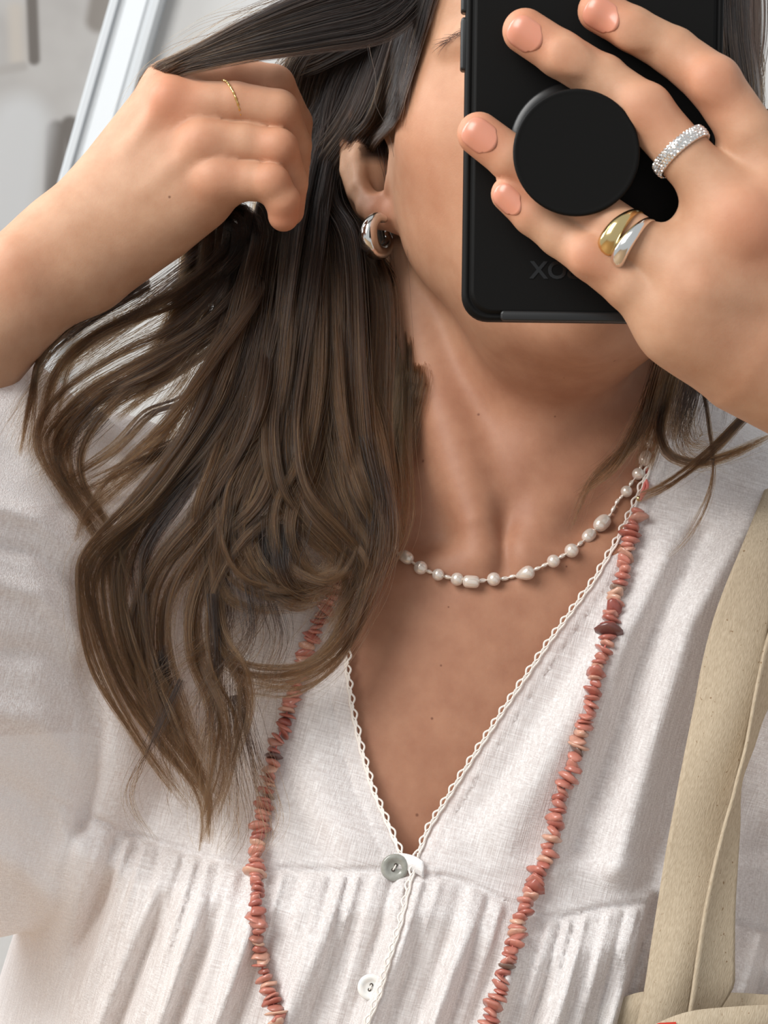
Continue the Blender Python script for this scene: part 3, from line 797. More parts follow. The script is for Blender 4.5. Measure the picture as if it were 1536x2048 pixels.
# --- buttons
def button(x, y, r_mm, mat, holes_dir, tilt, lift=1.6):
    p = surf(x, y, cloth_bvh); 
    prof = [(0.0, 0.35), (0.42, 0.35), (0.50, 0.5), (0.60, 0.82), (0.74, 1.0), (0.90, 0.92), (1.0, 0.45), (0.97, 0.0), (0.0, 0.0)]
    n = 40; V = []; F = []
    for (q, h) in prof:
        for k in range(n):
            a_ = 2*math.pi*k/n; V.append((q*r_mm*math.cos(a_), -h*1.35, q*r_mm*math.sin(a_)))
    for j in range(len(prof)-1):
        for k in range(n): F.append((j*n+k, j*n+(k+1) % n, (j+1)*n+(k+1) % n, (j+1)*n+k))
    M = np.array(Matrix.Rotation(math.radians(tilt), 3, 'X') @ Matrix.Rotation(math.radians(6), 3, 'Z'))
    V = np.array(V)@M.T+p+np.array((0, -lift, 0))
    b = sub(link('button', mesh_np('button', W(V), F), mat), BLOUSE)
    c = p+np.array((0, -lift-0.62, 0)); d = np.array((math.cos(holes_dir), 0, math.sin(holes_dir)))
    pr = []
    for s_ in (-1, 1):
        ring = [c+d*s_*r_mm*0.2+np.array((0.30*r_mm*0.45*math.cos(q), -0.04, 0.30*r_mm*0.45*math.sin(q))) for q in np.linspace(0, 2*np.pi, 12, endpoint=False)]
        pr.append((np.array(ring), [tuple(range(12))]))
    Vh, Fh = merge(pr); sub(link('button_hole', mesh_np('button_hole', W(Vh), Fh, False), M_hole), BLOUSE)
    ts = np.linspace(-1, 1, 9)[:, None]; path = c+d*ts*r_mm*0.2+np.array((0, -0.5, 0))*(1-ts**2)
    Vt, Ft = tube(path, 0.28, 6); sub(link('button_thread', mesh_np('button_thread', W(Vt), Ft), M_lace), BLOUSE)
M_hole = simple('hole_shadow', srgb(70, 62, 56), 0.9)
def mat_shell(name, c0, c1, c2):
    t = NT(name); geo = t.n('ShaderNodeNewGeometry')
    t.l(ramp(t, noise(t, 240, 3, 0.6, geo.outputs['Position']), [(0.3, srgb(*c0)), (0.5, srgb(*c1)), (0.7, srgb(*c2))]), t.b.inputs['Base Color'])
    t.set(Roughness=0.25, Coat_Weight=0.5, Coat_Roughness=0.1); return t.m
button(789, 1733, 28*0.186, mat_shell('grey_shell', (138, 138, 128), (152, 152, 144), (168, 168, 160)), math.radians(60), 4)
button(741, 1972, 26*0.186, mat_shell('white_shell', (214, 220, 226), (236, 236, 232), (250, 246, 240)), math.radians(68), -3)
# --- fabric loop that closes the top button
def loop_strip():
    a = surf(800, 1722, cloth_bvh); P = []
    y0 = surf(780, 1730, cloth_bvh)[1]; y1 = surf(862, 1740, cloth_bvh)[1]
    pts = [(788, 1722, y0-1.2), (812, 1724, y0-1.4), (832, 1730, (y0+y1)/2-1.2), (848, 1740, y1-1.4)]
    c = catmull(np.array(pts), 14); V = []
    for hgt in (-17, 17):
        V += [px(q[0], q[1]+hgt*(1.0 if hgt < 0 else 0.9), q[2]) for q in c]
    n = len(c); F = [(i, i+1, n+i+1, n+i) for i in range(n-1)]
    o = link('button_loop', mesh_np('button_loop', W(np.array(V)), F), mat_linen('loop_linen', 0.0, 0.1)); sub(o, BLOUSE)
    m = o.modifiers.new('thick', 'SOLIDIFY'); m.thickness = 0.0007
loop_strip()

# ================================================================ phone in its black case
M_case = NT('matte_black_case'); g_ = M_case.n('ShaderNodeNewGeometry')
M_case.set(Base_Color=srgb(9, 8, 7), Roughness=0.58); M_case.b.inputs['Specular IOR Level'].default_value = 0.14
bump(M_case, noise(M_case, 2600, 2, 0.5, g_.outputs['Position']), 0.08, 0.0003); M_case = M_case.m
M_case2 = simple('black_case_edge', srgb(24, 24, 24), 0.38)
PH_C = px(1186, 137, -126.3); PH_T = math.radians(2.5)      # leans: top edge a little nearer the mirror
PW, PHH, PT = 82.0, 162.5, 12.0
pu = np.array((1, 0, -0.012)); pu /= np.linalg.norm(pu)
pv = np.array((0.012, -math.sin(PH_T), math.cos(PH_T))); pv -= pu*(pv@pu); pv /= np.linalg.norm(pv)
pw = np.cross(pu, pv)                                       # towards the camera
if pw[1] > 0: pw = -pw
def ph(u, v, w): return PH_C+pu*u+pv*v+pw*w
def ph_from_px(x, y, w):
    """phone u,v under a photo pixel at height w over the case middle"""
    o = np.array((0, -DIST, 0.0)); d = px(x, y, 0)-o; t_ = ((PH_C+pw*w-o)@pw)/(d@pw); q = o+d*t_-PH_C
    return q@pu, q@pv
def rrect(hw, hh, r, n=8):
    out = []
    for cx, cy, a0 in ((hw-r, hh-r, 0), (-hw+r, hh-r, 90), (-hw+r, -hh+r, 180), (hw-r, -hh+r, 270)):
        for k in range(n+1):
            a_ = math.radians(a0+90*k/n); out.append((cx+r*math.cos(a_), cy+r*math.sin(a_)))
    return out
def loft(rings, cap0=True, cap1=True):
    n = len(rings[0]); V = [p for r in rings for p in r]; F = []
    for i in range(len(rings)-1):
        for k in range(n): F.append((i*n+k, i*n+(k+1) % n, (i+1)*n+(k+1) % n, (i+1)*n+k))
    if cap0: F.append(tuple(reversed(range(n))))
    if cap1: F.append(tuple((len(rings)-1)*n+k for k in range(n)))
    return np.array(V), F
PHONE = empty('smartphone', W(ph(0, 0, 0)), 'smartphone in a matte black case with a round black grip, held over the face', 'phone')
hw, hh = PW/2, PHH/2
lay = [(1.6, -6.0), (0.5, -5.6), (0.0, -4.6), (0.0, 3.4), (0.25, 4.2), (0.8, 4.9), (1.5, 5.1), (1.9, 4.6), (2.3, 4.6), (2.8, 5.6), (3.6, 6.0)]
rings = [[ph(u, v, w_) for u, v in rrect(hw-i, hh-i, 8.5-i*0.6)] for i, w_ in lay]
V, F = loft(rings); me = mesh_np('case', W(V), F)
me.polygons.foreach_set('use_smooth', np.array([len(p.vertices) < 10 for p in me.polygons]))
under(link('case', me, M_case), PHONE)
rings = [[ph(u, v, w_) for u, v in rrect(hw-3, hh-3, 6)] for w_ in (-6.0, -6.15)]
V, F = loft(rings); under(link('screen', mesh_np('screen', W(V), F, False), simple('dark_glass', srgb(10, 10, 12), 0.05)), PHONE)
def slab(name, u0, u1, v0, v1, w0, w1, r, mat, bev=0.5):
    cx, cy = (u0+u1)/2, (v0+v1)/2; a_, b_ = (u1-u0)/2, (v1-v0)/2
    ls = [(0.0, w0), (0.0, w1-bev), (bev*0.3, w1-bev*0.3), (bev, w1)]
    V, F = loft([[ph(cx+u, cy+v, w_) for u, v in rrect(a_-i, b_-i, max(0.2, r-i))] for i, w_ in ls])
    return under(link(name, mesh_np(name, W(V), F), mat), PHONE)
# volume keys on the side, port flap at the bottom
for (ya, yb) in ((-60, 26), (36, 142)):
    _, va = ph_from_px(922, ya, 1); _, vb = ph_from_px(922, yb, 1)
    slab('side_key', -hw-1.5, -hw+1.6, vb, va, -2.6, 3.2, 1.0, M_case2, 0.7)
u0, v0 = ph_from_px(1000, 650, 5); u1, v1 = ph_from_px(1330, 629, 5)
slab('port_flap', u0, -u0*0.9, -hh+0.1, -hh+3.4, 3.5, 6.5, 1.2, M_case2, 0.6)
# raised maker's lettering, mirror-reversed as seen in the glass
def lettering():
    cu = bpy.data.curves.new('case_text', 'FONT'); cu.body = 'OTTERBOX'; cu.size = 7.6; cu.extrude = 0.12; cu.space_character = 1.02; cu.resolution_u = 4; cu.offset = 0.18
    to = bpy.data.objects.new('case_text', cu); COL.objects.link(to)
    bpy.context.view_layer.update(); dg = bpy.context.evaluated_depsgraph_get()
    me0 = bpy.data.meshes.new_from_object(to.evaluated_get(dg)); bpy.data.objects.remove(to)
    n = len(me0.vertices); co = np.empty(n*3, np.float32); me0.vertices.foreach_get('co', co); co = co.reshape(-1, 3)
    xmax = co[:, 0].max(); u0, v0 = ph_from_px(1058, 556, 6); 
    V = np.array([ph(u0+(xmax-c[0]), v0+c[1], 6.02+c[2]+0.1) for c in co])
    F = [tuple(reversed(p.vertices[:])) for p in me0.polygons]
    under(link('case_lettering', mesh_np('case_lettering', W(V), F, False), simple('gloss_black', srgb(12, 11, 11), 0.22)), PHONE)
lettering()
# collapsible round grip between the middle and ring fingers
def lathe(c, prof, n=64):
    V = []; F = []
    for r, w_ in prof:
        for k in range(n): a_ = 2*math.pi*k/n; V.append(c+pu*r*math.cos(a_)+pv*r*math.sin(a_)+pw*w_)
    for j in range(len(prof)-1):
        for k in range(n): F.append((j*n+k, j*n+(k+1) % n, (j+1)*n+(k+1) % n, (j+1)*n+k))
    F.append(tuple((len(prof)-1)*n+k for k in range(n)))
    return np.array(V), F
ub, vb = ph_from_px(1146, 294, 6); cb = ph(ub, vb, 6)
grip = under(link('grip', mesh_np('grip', *(lambda a: (W(a[0]), a[1]))(lathe(cb, [(20.3, 0), (20.3, 1.4), (19.8, 2.0), (17.5, 2.2), (13, 2.4)]))), M_case2), PHONE)
def subp(o, part, root):
    o.parent = part; o.matrix_parent_inverse = (root.matrix_basis @ part.matrix_parent_inverse).inverted(); return o
prof = [(12.0, 2.2), (12.0, 3.4), (10.2, 4.6), (11.0, 6.0), (8.6, 7.4), (9.6, 9.2), (7.4, 10.8), (8.4, 12.8), (7.6, 16.0)]
V, F = lathe(cb, prof); subp(link('grip_stem', mesh_np('grip_stem', W(V), F), M_case), grip, PHONE)
cd = px(1153, 305, -153.5); cd_w = (cd-cb)@pw
V, F = lathe(cd-pw*0, [(8, -2.4), (18.6, -2.0), (19.45, -1.2), (19.6, -0.4), (19.25, 0.15), (18.9, 0.28), (18.3, 0.18), (17.5, 0.15)])
o = subp(link('grip_disc', mesh_np('grip_disc', W(V), F), M_case), grip, PHONE); o['label'] = 'flat round black disc'

# ================================================================ jewellery
M_silver = simple('polished_silver', srgb(232, 230, 226), 0.13, 1.0)
M_gold = simple('pale_gold', srgb(222, 196, 140), 0.16, 1.0)
M_yellow = simple('yellow_gold', srgb(226, 188, 120), 0.2, 1.0)
M_pearl = NT('pearl'); M_pearl.set(Base_Color=srgb(222, 209, 197), Metallic=0.35, Roughness=0.2, Subsurface_Weight=0.1, Subsurface_Scale=0.001, Coat_Weight=1.0, Coat_Roughness=0.06, Sheen_Weight=0.1)
M_pearl = M_pearl.m
def ring_frame(c, ax, n=(0, -1, 0)):
    ax = np.array(ax, float); ax /= np.linalg.norm(ax); n = np.array(n, float); n -= ax*(n@ax); n /= np.linalg.norm(n)
    return ax, n, np.cross(ax, n)
def ring_tube(c, ax, R, ra, rr, seg=64, sides=12, n=(0, -1, 0), fn=None):
    """ring round axis ax; ra = half width along the axis, rr = half thickness; fn(angle)->(ra, rr, axial shift)"""
    ax, n, s = ring_frame(c, ax, n); V = []; F = []
    for i in range(seg):
        q = 2*math.pi*i/seg; d = n*math.cos(q)+s*math.sin(q)
        A, B, sh = fn(q if q < math.pi else q-2*math.pi) if fn else (ra, rr, 0)
        for k in range(sides):
            t_ = 2*math.pi*k/sides
            V.append(c+d*(R+B+B*math.cos(t_))+ax*(sh+A*math.sin(t_)))
    for i in range(seg):
        j = (i+1) % seg
        for k in range(sides):
            k2 = (k+1) % sides; F.append((i*sides+k, j*sides+k, j*sides+k2, i*sides+k2))
    return np.array(V), F
def P4(L_, f):
    """point and radius along a finger chain at photo x = f"""
    for a_, b_ in zip(L_[:-1], L_[1:]):
        lo_, hi_ = sorted((a_[0], b_[0]))
        if lo_ <= f <= hi_:
            t_ = (f-a_[0])/(b_[0]-a_[0]); A, B = px(*a_[:3]), px(*b_[:3])
            return A+(B-A)*t_, B-A, a_[3]+(b_[3]-a_[3])*t_
# thin twisted gold ring on the raised hand
c, ax, r = P4(LB, 462)
V, F = ring_tube(c, np.array((1, 0.3, 0.4)), r+0.35, 0.42, 0.42, 96, 8, fn=lambda q: (0.42+0.10*math.sin(q*26), 0.42+0.10*math.cos(q*26), 0))
o = link('finger_ring', mesh_np('finger_ring', W(V-c), F), M_yellow, label='thin twisted gold ring on the hand raised into the hair', cat='ring')
o.location = W(c); o.data.transform(Matrix.Translation(-Vector(W(np.zeros(3)))))
# pave band on the phone hand
c, ax, r = P4(RB, 1362)
PV = empty('finger_ring', W(c), 'wide silver pave ring covered with tiny clear stones, on the phone hand', 'ring')
V, F = ring_tube(c, ax, r-0.35, 2.25, 0.95, 72, 14)
under(link('band', mesh_np('band', W(V), F), M_silver), PV)
def pave():
    bm = bmesh.new(); a3, n3, s3 = ring_frame(c, ax); rng = random.Random(3)
    for row in range(-2, 3):
        for k in range(46):
            q = 2*math.pi*(k+0.5*(row % 2))/46; d = n3*math.cos(q)+s3*math.sin(q); t_ = row*0.42
            p = c+d*(r-0.35+0.95+0.95*math.cos(t_)*1.03)+a3*(2.25*math.sin(t_)*1.03)
            m = Matrix.Translation(W(p)) @ Matrix.Rotation(rng.random()*3, 4, Vector((rng.random(), rng.random(), rng.random()))) @ Matrix.Scale(0.001, 4)
            bmesh.ops.create_icosphere(bm, subdivisions=1, radius=0.52, matrix=m)
    me = bpy.data.meshes.new('pave_stones'); bm.to_mesh(me); bm.free()
    t = NT('clear_stone'); t.set(Base_Color=srgb(238, 236, 234), Roughness=0.08, Metallic=0.85)
    o = under(link('pave_stones', me, t.m), PV); o['kind'] = 'stuff'
pave()
# double drop ring: one pale gold drop, one silver drop
c, ax, r = P4(RC, 1262)
DR = empty('finger_ring', W(c), 'ring with a pale gold drop beside a silver drop, on the phone hand', 'ring')
def drop(shift, q0, q1, w_, h_, ln):
    def fn(q):
        t_ = (q-q0)/(q1-q0)
        if 0 <= t_ <= 1:
            b = max(0.0, math.sin(math.pi*t_**1.9))**0.75
            return 0.8+w_*b, 0.7+h_*b, shift*(1-0.12*abs(q))
        return 0.8, 0.7, shift*(1-0.12*abs(q))
    return fn
for nm, sh, mt, q0, q1, w_, h_ in (('gold_drop', -2.8, M_gold, -1.2, 1.5, 2.4, 1.7), ('silver_drop', 2.8, M_silver, -1.3, 1.8, 1.9, 1.5)):
    best = None
    V, F = ring_tube(c, ax, r-0.4, 1, 1, 90, 14, fn=drop(sh, q0, q1, w_, h_, 1))
    under(link(nm, mesh_np(nm, W(V), F), mt), DR)

# chunky silver hoop in the ear
def earring():
    pts = [(770, 438, 30, 1.5), (753, 436, 27, 2.3), (740, 452, 25, 3.1), (737, 476, 25, 3.7), (745, 497, 29, 3.6), (760, 505, 36, 3.1), (773, 497, 43, 2.5), (777, 482, 47, 2.0), (772, 464, 48, 1.5), (768, 446, 46, 0.9)]
    Lp = np.array([np.append(px(*p[:3]), p[3]) for p in pts]); cc = catmull(Lp, 60)
    E = empty('earring', W(px(757, 478, 34)), 'chunky polished silver hoop earring hanging from the ear lobe', 'earring')
    V, F = tube(cc[:, :3], cc[:, 3], 20, squash=(1.0, 1.15)); under(link('hoop', mesh_np('hoop', W(V), F), M_silver), E)
    V, F = tube(np.array([px(768, 447, 48), px(769, 440, 40), px(770, 436, 30)]), 0.45, 8); under(link('ear_post', mesh_np('ear_post', W(V), F), M_silver), E)
earring()

# --- pearl necklace (seeds between freshwater pearls), lying on the skin
def bead_mesh(name, prof, n=16):
    V = []; F = []
    for x, r in prof:
        for k in range(n): a_ = 2*math.pi*k/n; V.append((x, r*math.cos(a_), r*math.sin(a_)))
    m = len(prof)
    for j in range(m-1):
        for k in range(n): F.append((j*n+k, j*n+(k+1) % n, (j+1)*n+(k+1) % n, (j+1)*n+k))
    F.append(tuple(reversed(range(n)))); F.append(tuple((m-1)*n+k for k in range(n)))
    return mesh_np(name, np.array(V), F)
def prof(f, n=11): return [(-math.cos(math.pi*i/(n-1)), max(0.06, f(-math.cos(math.pi*i/(n-1))))) for i in range(n)]
PM = {'round': bead_mesh('pearl_round', prof(lambda x: math.sqrt(max(0, 1-x*x)))),
      'oval': bead_mesh('pearl_oval', prof(lambda x: 0.72*max(0, 1-abs(x)**2.6)**0.5)),
      'drop': bead_mesh('pearl_drop', prof(lambda x: 0.66*max(0, 1-x*x)**0.5*(1+0.45*x))),
      'block': bead_mesh('pearl_block', prof(lambda x: 0.74*max(0, 1-abs(x)**5)**0.5)),
      'seed': bead_mesh('seed', prof(lambda x: 0.52*max(0, 1-abs(x)**2.4)**0.5, 9), 10)}
for m in PM.values(): m.materials.append(M_pearl)
PEARLS = [(781, 1098, 'round', 13), (812, 1114, 'oval', 16), (841, 1135, 'round', 12.5), (876, 1149, 'round', 11), (914, 1158, 'round', 12), (942, 1163, 'block', 15.5), (987, 1158, 'round', 12.5), (1049, 1147, 'drop', 18),
          (1106, 1122, 'round', 12), (1142, 1101, 'round', 13), (1177, 1071, 'oval', 16), (1203, 1046, 'oval', 19), (1252, 983, 'round', 11), (1275, 948, 'round', 11.5), (1289, 917, 'oval', 16), (1297, 888, 'round', 9), (1302, 868, 'oval', 10)]
SEEDS = [(796, 1106, 5), (827, 1126, 5), (858, 1143, 7), (895, 1154, 7.5), (964, 1161, 8), (1009, 1157, 8), (1024, 1153, 7), (1074, 1137, 7), (1089, 1130, 7), (1124, 1112, 7.5), (1160, 1087, 8), (1218, 1032, 6), (1226, 1018, 7), (1234, 1003, 7), (1242, 994, 6), (1262, 966, 7), (1281, 934, 6)]
def on_neck(x, y, lift):
    p = surf(x, y, body_bvh, 0.0, -100.0); return p+np.array((0, -lift, 0))
def place(o, p, d, up=None, s=1.0, roll=0.0):
    d = np.array(d, float); d /= np.linalg.norm(d)
    Xw = Vector(W(d)-W(np.zeros(3))).normalized(); q = Xw.to_track_quat('X', 'Z')
    o.matrix_world = Matrix.Translation(W(p)) @ q.to_matrix().to_4x4() @ Matrix.Rotation(roll, 4, 'X') @ Matrix.Scale(s, 4)
line = sorted([(x, y) for x, y, k, r in PEARLS]+[(x, y) for x, y, r in SEEDS], key=lambda q: q[0])
ctr = np.array([on_neck(x, y, 1.7) for x, y in line])
NK = empty('pearl_necklace', W(ctr[len(ctr)//2]), 'short necklace of white freshwater pearls and tiny seed pearls round the neck', 'necklace')
wire = catmull(np.vstack([ctr]), 120)
V, F = tube(wire, 0.22, 6); under(link('necklace_string', mesh_np('necklace_string', W(V), F), simple('silk_string', srgb(225, 215, 205), 0.7)), NK)
def bead_dir(x, y):
    i = int(np.argmin([(q[0]-x)**2+(q[1]-y)**2 for q in line])); a_ = ctr[max(0, i-1)]; b_ = ctr[min(len(ctr)-1, i+1)]
    return b_-a_
PRNG = random.Random(11)
for x, y, k, r in PEARLS:
    o = link('pearl', PM[k]); rr = r*1.12*scale(10)*0.001
    if k in ('oval', 'drop', 'block'): rr *= 1.0
    place(o, on_neck(x, y, r*scale(10)*(0.95 if k == 'round' else 0.7)), bead_dir(x, y)*(1 if k != 'drop' else 1), s=rr, roll=PRNG.random()*6); under(o, NK)
for x, y, r in SEEDS:
    o = link('seed_pearl', PM['seed']); place(o, on_neck(x, y, 1.0), bead_dir(x, y), s=r*1.15*scale(10)*0.001); under(o, NK)

# --- long necklace of pink stone chips
def mat_chip():
    t = NT('pink_stone'); oi = t.n('ShaderNodeObjectInfo'); geo = t.n('ShaderNodeNewGeometry')
    base = ramp(t, oi.outputs['Random'], [(0.0, srgb(160, 90, 76)), (0.22, srgb(184, 112, 97)), (0.5, srgb(198, 134, 117)), (0.72, srgb(172, 100, 88)), (0.88, srgb(214, 172, 148)), (0.935, srgb(150, 80, 70)), (0.96, srgb(92, 62, 58)), (1.0, srgb(170, 146, 128))])
    n = noise(t, 520, 3, 0.6, geo.outputs['Position'])
    hs = t.n('ShaderNodeHueSaturation'); mr = t.n('ShaderNodeMapRange'); t.l(n, mr.inputs['Value']); mr.inputs['To Min'].default_value = 0.72; mr.inputs['To Max'].default_value = 1.25
    t.l(mr.outputs[0], hs.inputs['Value']); t.l(base, hs.inputs['Color']); t.l(hs.outputs[0], t.b.inputs['Base Color'])
    t.set(Roughness=0.3, Subsurface_Weight=0.12, Subsurface_Scale=0.001, Coat_Weight=0.25, Coat_Roughness=0.15); return t.m
M_chip = mat_chip()
def chip_mesh(seed):
    rng = random.Random(seed); bm = bmesh.new(); bmesh.ops.create_icosphere(bm, subdivisions=2, radius=1.0)
    ax_ = [rng.uniform(0.26, 0.46), rng.uniform(0.75, 1.15), rng.uniform(0.7, 1.0)]
    ph_ = [rng.uniform(0, 6) for _ in range(6)]
    planes = [Vector((rng.uniform(-.5, .5), rng.uniform(-1, 1), rng.uniform(-1, 1))).normalized() for _ in range(5)]
    for v in bm.verts:
        p = v.co.copy(); k = 1+0.16*math.sin(3*p.y+ph_[0])*math.cos(2.5*p.z+ph_[1])
        for n in planes:
            d = p.dot(n)
            if d > 0.72: p -= n*(d-0.72)
        v.co = Vector((p.x*ax_[0], p.y*ax_[1]*k, p.z*ax_[2]*k)); v.co.x += 0.12*math.sin(2*p.y+ph_[2])
    bmesh.ops.remove_doubles(bm, verts=bm.verts, dist=0.02)
    me = bpy.data.meshes.new('chip'); bm.to_mesh(me); bm.free(); me.polygons.foreach_set('use_smooth', np.full(len(me.polygons), True)); me.materials.append(M_chip); return me
CHIPS = [chip_mesh(40+i) for i in range(14)]
strandL = [(735, 1000), (712, 1070), (685, 1140), (655, 1205), (622, 1280), (592, 1370), (572, 1430), (552, 1495), (536, 1565), (524, 1640), (514, 1700), (512, 1760), (515, 1830), (519, 1900), (530, 1960), (546, 2005), (560, 2050), (580, 2110)]
strandR = [(1276, 1018), (1264, 1060), (1250, 1112), (1233, 1180), (1222, 1232), (1211, 1290), (1193, 1345), (1182, 1400), (1165, 1462), (1146, 1530), (1122, 1600), (1106, 1670), (1086, 1730), (1066, 1775), (1045, 1830), (1026, 1890), (1006, 1950), (985, 2020), (966, 2075), (950, 2120)]
CN = empty('stone_necklace', W(px(1100, 1670, -10)), 'long necklace of irregular pink stone chips hanging over the blouse', 'necklace')
def smooth_path(pts, lift):
    a_ = catmull(np.array([(x, y, 0) for x, y in pts], float), 150); out = []
    last = 0
    for x, y, _ in a_:
        p = surf(x, y, chest_bvh, 0.0, -100.0)
        if p is not None: last = p[1]
        out.append((x, y, last))
    out = np.array(out); 
    # hangs taut: bridge the hollows of the cloth
    d = out[:, 2].copy()
    for _ in range(60): d = np.minimum(out[:, 2], (np.roll(d, 1)+np.roll(d, -1))/2) if False else np.concatenate([[out[0, 2]], np.minimum(out[1:-1, 2], 0.5*(d[:-2]+d[2:])), [out[-1, 2]]])
    return np.array([px(x, y, q-lift) for (x, y, _), q in zip(out, d)])
for pts in (strandL, strandR):
    path = smooth_path(pts, 2.4)
    V, F = tube(path, 0.3, 6); under(link('necklace_string', mesh_np('necklace_string', W(V), F), M_pinkcord := simple('pink_cord', srgb(214, 120, 112), 0.7)), CN)
    s_ = np.concatenate([[0], np.cumsum(np.linalg.norm(np.diff(path, axis=0), axis=1))]); pos = 0.6
    while pos < s_[-1]-0.5:
        step = PRNG.uniform(1.6, 3.0); q = pos+step/2
        p = np.array([np.interp(q, s_, path[:, i]) for i in range(3)]); p2 = np.array([np.interp(q+1, s_, path[:, i]) for i in range(3)])
        d = (p2-p)/np.linalg.norm(p2-p); d = d+np.array([PRNG.gauss(0, .22) for _ in range(3)])
        o = link('stone_chip', PRNG.choice(CHIPS)); sz = PRNG.uniform(3.6, 5.2)*(1.15 if PRNG.random() < 0.08 else 1)
        place(o, p+np.array((PRNG.gauss(0, .5), PRNG.gauss(0, .3)-0.3, 0)), d, s=sz*0.001*0.92, roll=PRNG.random()*6.28)
        m = o.matrix_world.copy(); o.matrix_world = m @ Matrix.Diagonal((step/2/0.36/sz*1.25, 1, 1, 1)); under(o, CN)
        pos += step
# crimp and pink tie above the chips
c0 = surf(1276, 1000, chest_bvh, 1.5)
bm = bmesh.new(); bmesh.ops.create_uvsphere(bm, u_segments=16, v_segments=10, radius=0.0011); me = bpy.data.meshes.new('crimp_bead'); bm.to_mesh(me); bm.free()
o = link('crimp_bead', me, M_gold); o.location = W(c0); under(o, CN)
for k, pts in enumerate(([(1276, 1004), (1284, 975), (1290, 950), (1297, 925), (1304, 895), (1312, 860)], [(1277, 1004), (1292, 978), (1286, 955), (1300, 930), (1299, 900), (1308, 860)])):
    P = np.array([surf(x, y, chest_bvh, 1.3+0.8*k) for x, y in pts]); V, F = tube(catmull(P, 40), 0.62, 8)
    under(link('pink_tie', mesh_np('pink_tie', W(V), F), M_pinkcord), CN)

# ================================================================ canvas tote bag on the shoulder
def mat_canvas():
    t = NT('natural_canvas'); geo = t.n('ShaderNodeNewGeometry')
    a = t.n('ShaderNodeMapping'); a.inputs['Rotation'].default_value = (0, math.radians(50), 0); a.inputs['Scale'].default_value = (2600, 700, 500); t.l(geo.outputs['Position'], a.inputs[0])
    tw = noise(t, 1.0, 2, 0.5, a.outputs[0])
    c0 = ramp(t, tw, [(0.3, srgb(172, 156, 133)), (0.7, srgb(194, 179, 156))])
    sp = noise(t, 620, 2, 0.5, geo.outputs['Position']); m = ramp(t, sp, [(0.0, (0, 0, 0, 1)), (0.70, (0, 0, 0, 1)), (0.76, (1, 1, 1, 1))])
    mx = t.n('ShaderNodeMix', data_type='RGBA'); t.l(m, mx.inputs[0]); t.l(c0, mx.inputs[6]); mx.inputs[7].default_value = srgb(140, 116, 90)
    t.l(mx.outputs[2], t.b.inputs['Base Color']); t.set(Roughness=0.9); t.b.inputs['Specular IOR Level'].default_value = 0.1
    bump(t, tw, 0.3, 0.0006); return t.m
M_canvas = mat_canvas()
def sheet(rows, nx, th=1.3):
    """rows: list of lists of L points -> closed sheet with thickness towards the body"""
    A = np.array(rows); m, n = A.shape[:2]
    du = np.gradient(A, axis=1); dv = np.gradient(A, axis=0); N = np.cross(du, dv); N /= np.linalg.norm(N, axis=2)[..., None]+1e-9
    N *= np.where(N[..., 1:2] < 0, 1, -1)
    B = A-N*th; V = np.vstack([A.reshape(-1, 3), B.reshape(-1, 3)]); o_ = m*n; F = []
    for j in range(m-1):
        for i in range(n-1):
            q = (j*n+i, j*n+i+1, (j+1)*n+i+1, (j+1)*n+i); F += [q, tuple(x+o_ for x in reversed(q))]
    rim = [i for i in range(n)]+[j*n+n-1 for j in range(1, m)]+[(m-1)*n+i for i in range(n-2, -1, -1)]+[j*n for j in range(m-2, 0, -1)]
    F += [(rim[k], rim[k-1], rim[k-1]+o_, rim[k]+o_) for k in range(len(rim))]
    return V, F
BAG = empty('tote_bag', W(px(1420, 2400, 0)), 'natural canvas tote bag hanging from the shoulder by two flat handles', 'bag')
def cdepth(x, y):
    p = surf(min(x, 1530), y, cloth_bvh); return p[1] if p is not None else 20.0
def strap(rows, name, lift, bow, fold=None, dep=None):
    r = catmull(np.array([(y, a_, b_) for y, a_, b_ in rows], float), 70); base = []
    for y, a_, b_ in r: base.append(min(cdepth(a_+5, y), cdepth((a_+b_)/2, y)) if dep is None else np.interp(y, [d[0] for d in dep], [d[1] for d in dep]))
    base = np.array(base); k = np.ones(15)/15; base = np.convolve(np.pad(base, 7, mode='edge'), k, 'valid')
    out = []
    for (y, a_, b_), d in zip(r, base):
        row = []
        for i in range(13):
            u = i/12; x = a_+(b_-a_)*u
            dd = d-lift-bow*math.sin(math.pi*u)+(fold(u, y) if fold else 0)
            row.append(px(x, y-8*u, dd))
        out.append(row)
    V, F = sheet(out, 13); me = mesh_np(name, W(V), F)
    o = under(link(name, me, M_canvas), BAG); return o
strap([(928, 1562, 1690), (938, 1556, 1680), (965, 1535, 1655), (1010, 1517, 1625), (1100, 1480, 1592), (1180, 1447, 1563), (1250, 1423, 1543), (1330, 1403, 1529), (1400, 1390, 1515), (1480, 1374, 1497), (1550, 1360, 1481), (1640, 1343, 1460), (1700, 1332, 1444), (1800, 1316, 1421), (1900, 1300, 1401), (1985, 1287, 1387), (2048, 1273, 1378), (2110, 1262, 1370)],
      'handle', 0, 2.0, lambda u, y: 1.5*math.sin(y/90.0+u*2), dep=[(928, 105), (938, 60), (965, 22), (1010, 2), (1060, -7), (1200, -14), (1500, -18), (1800, -22), (2110, -24)])
o = strap([(1120, 1615, 1690), (1200, 1572, 1650), (1270, 1540, 1612), (1350, 1521, 1572), (1440, 1505, 1530), (1500, 1494, 1510), (1560, 1478, 1488), (1600, 1468, 1482), (1660, 1450, 1481), (1740, 1430, 1476), (1830, 1411, 1471), (1930, 1395, 1470), (1980, 1388, 1468), (2030, 1381, 1440), (2080, 1376, 1420)],
      'handle', 0, 0.5, lambda u, y: -4.0*(1-u)**3+4*u, dep=[(1120, -10), (1300, -20), (1600, -26), (2080, -30)])
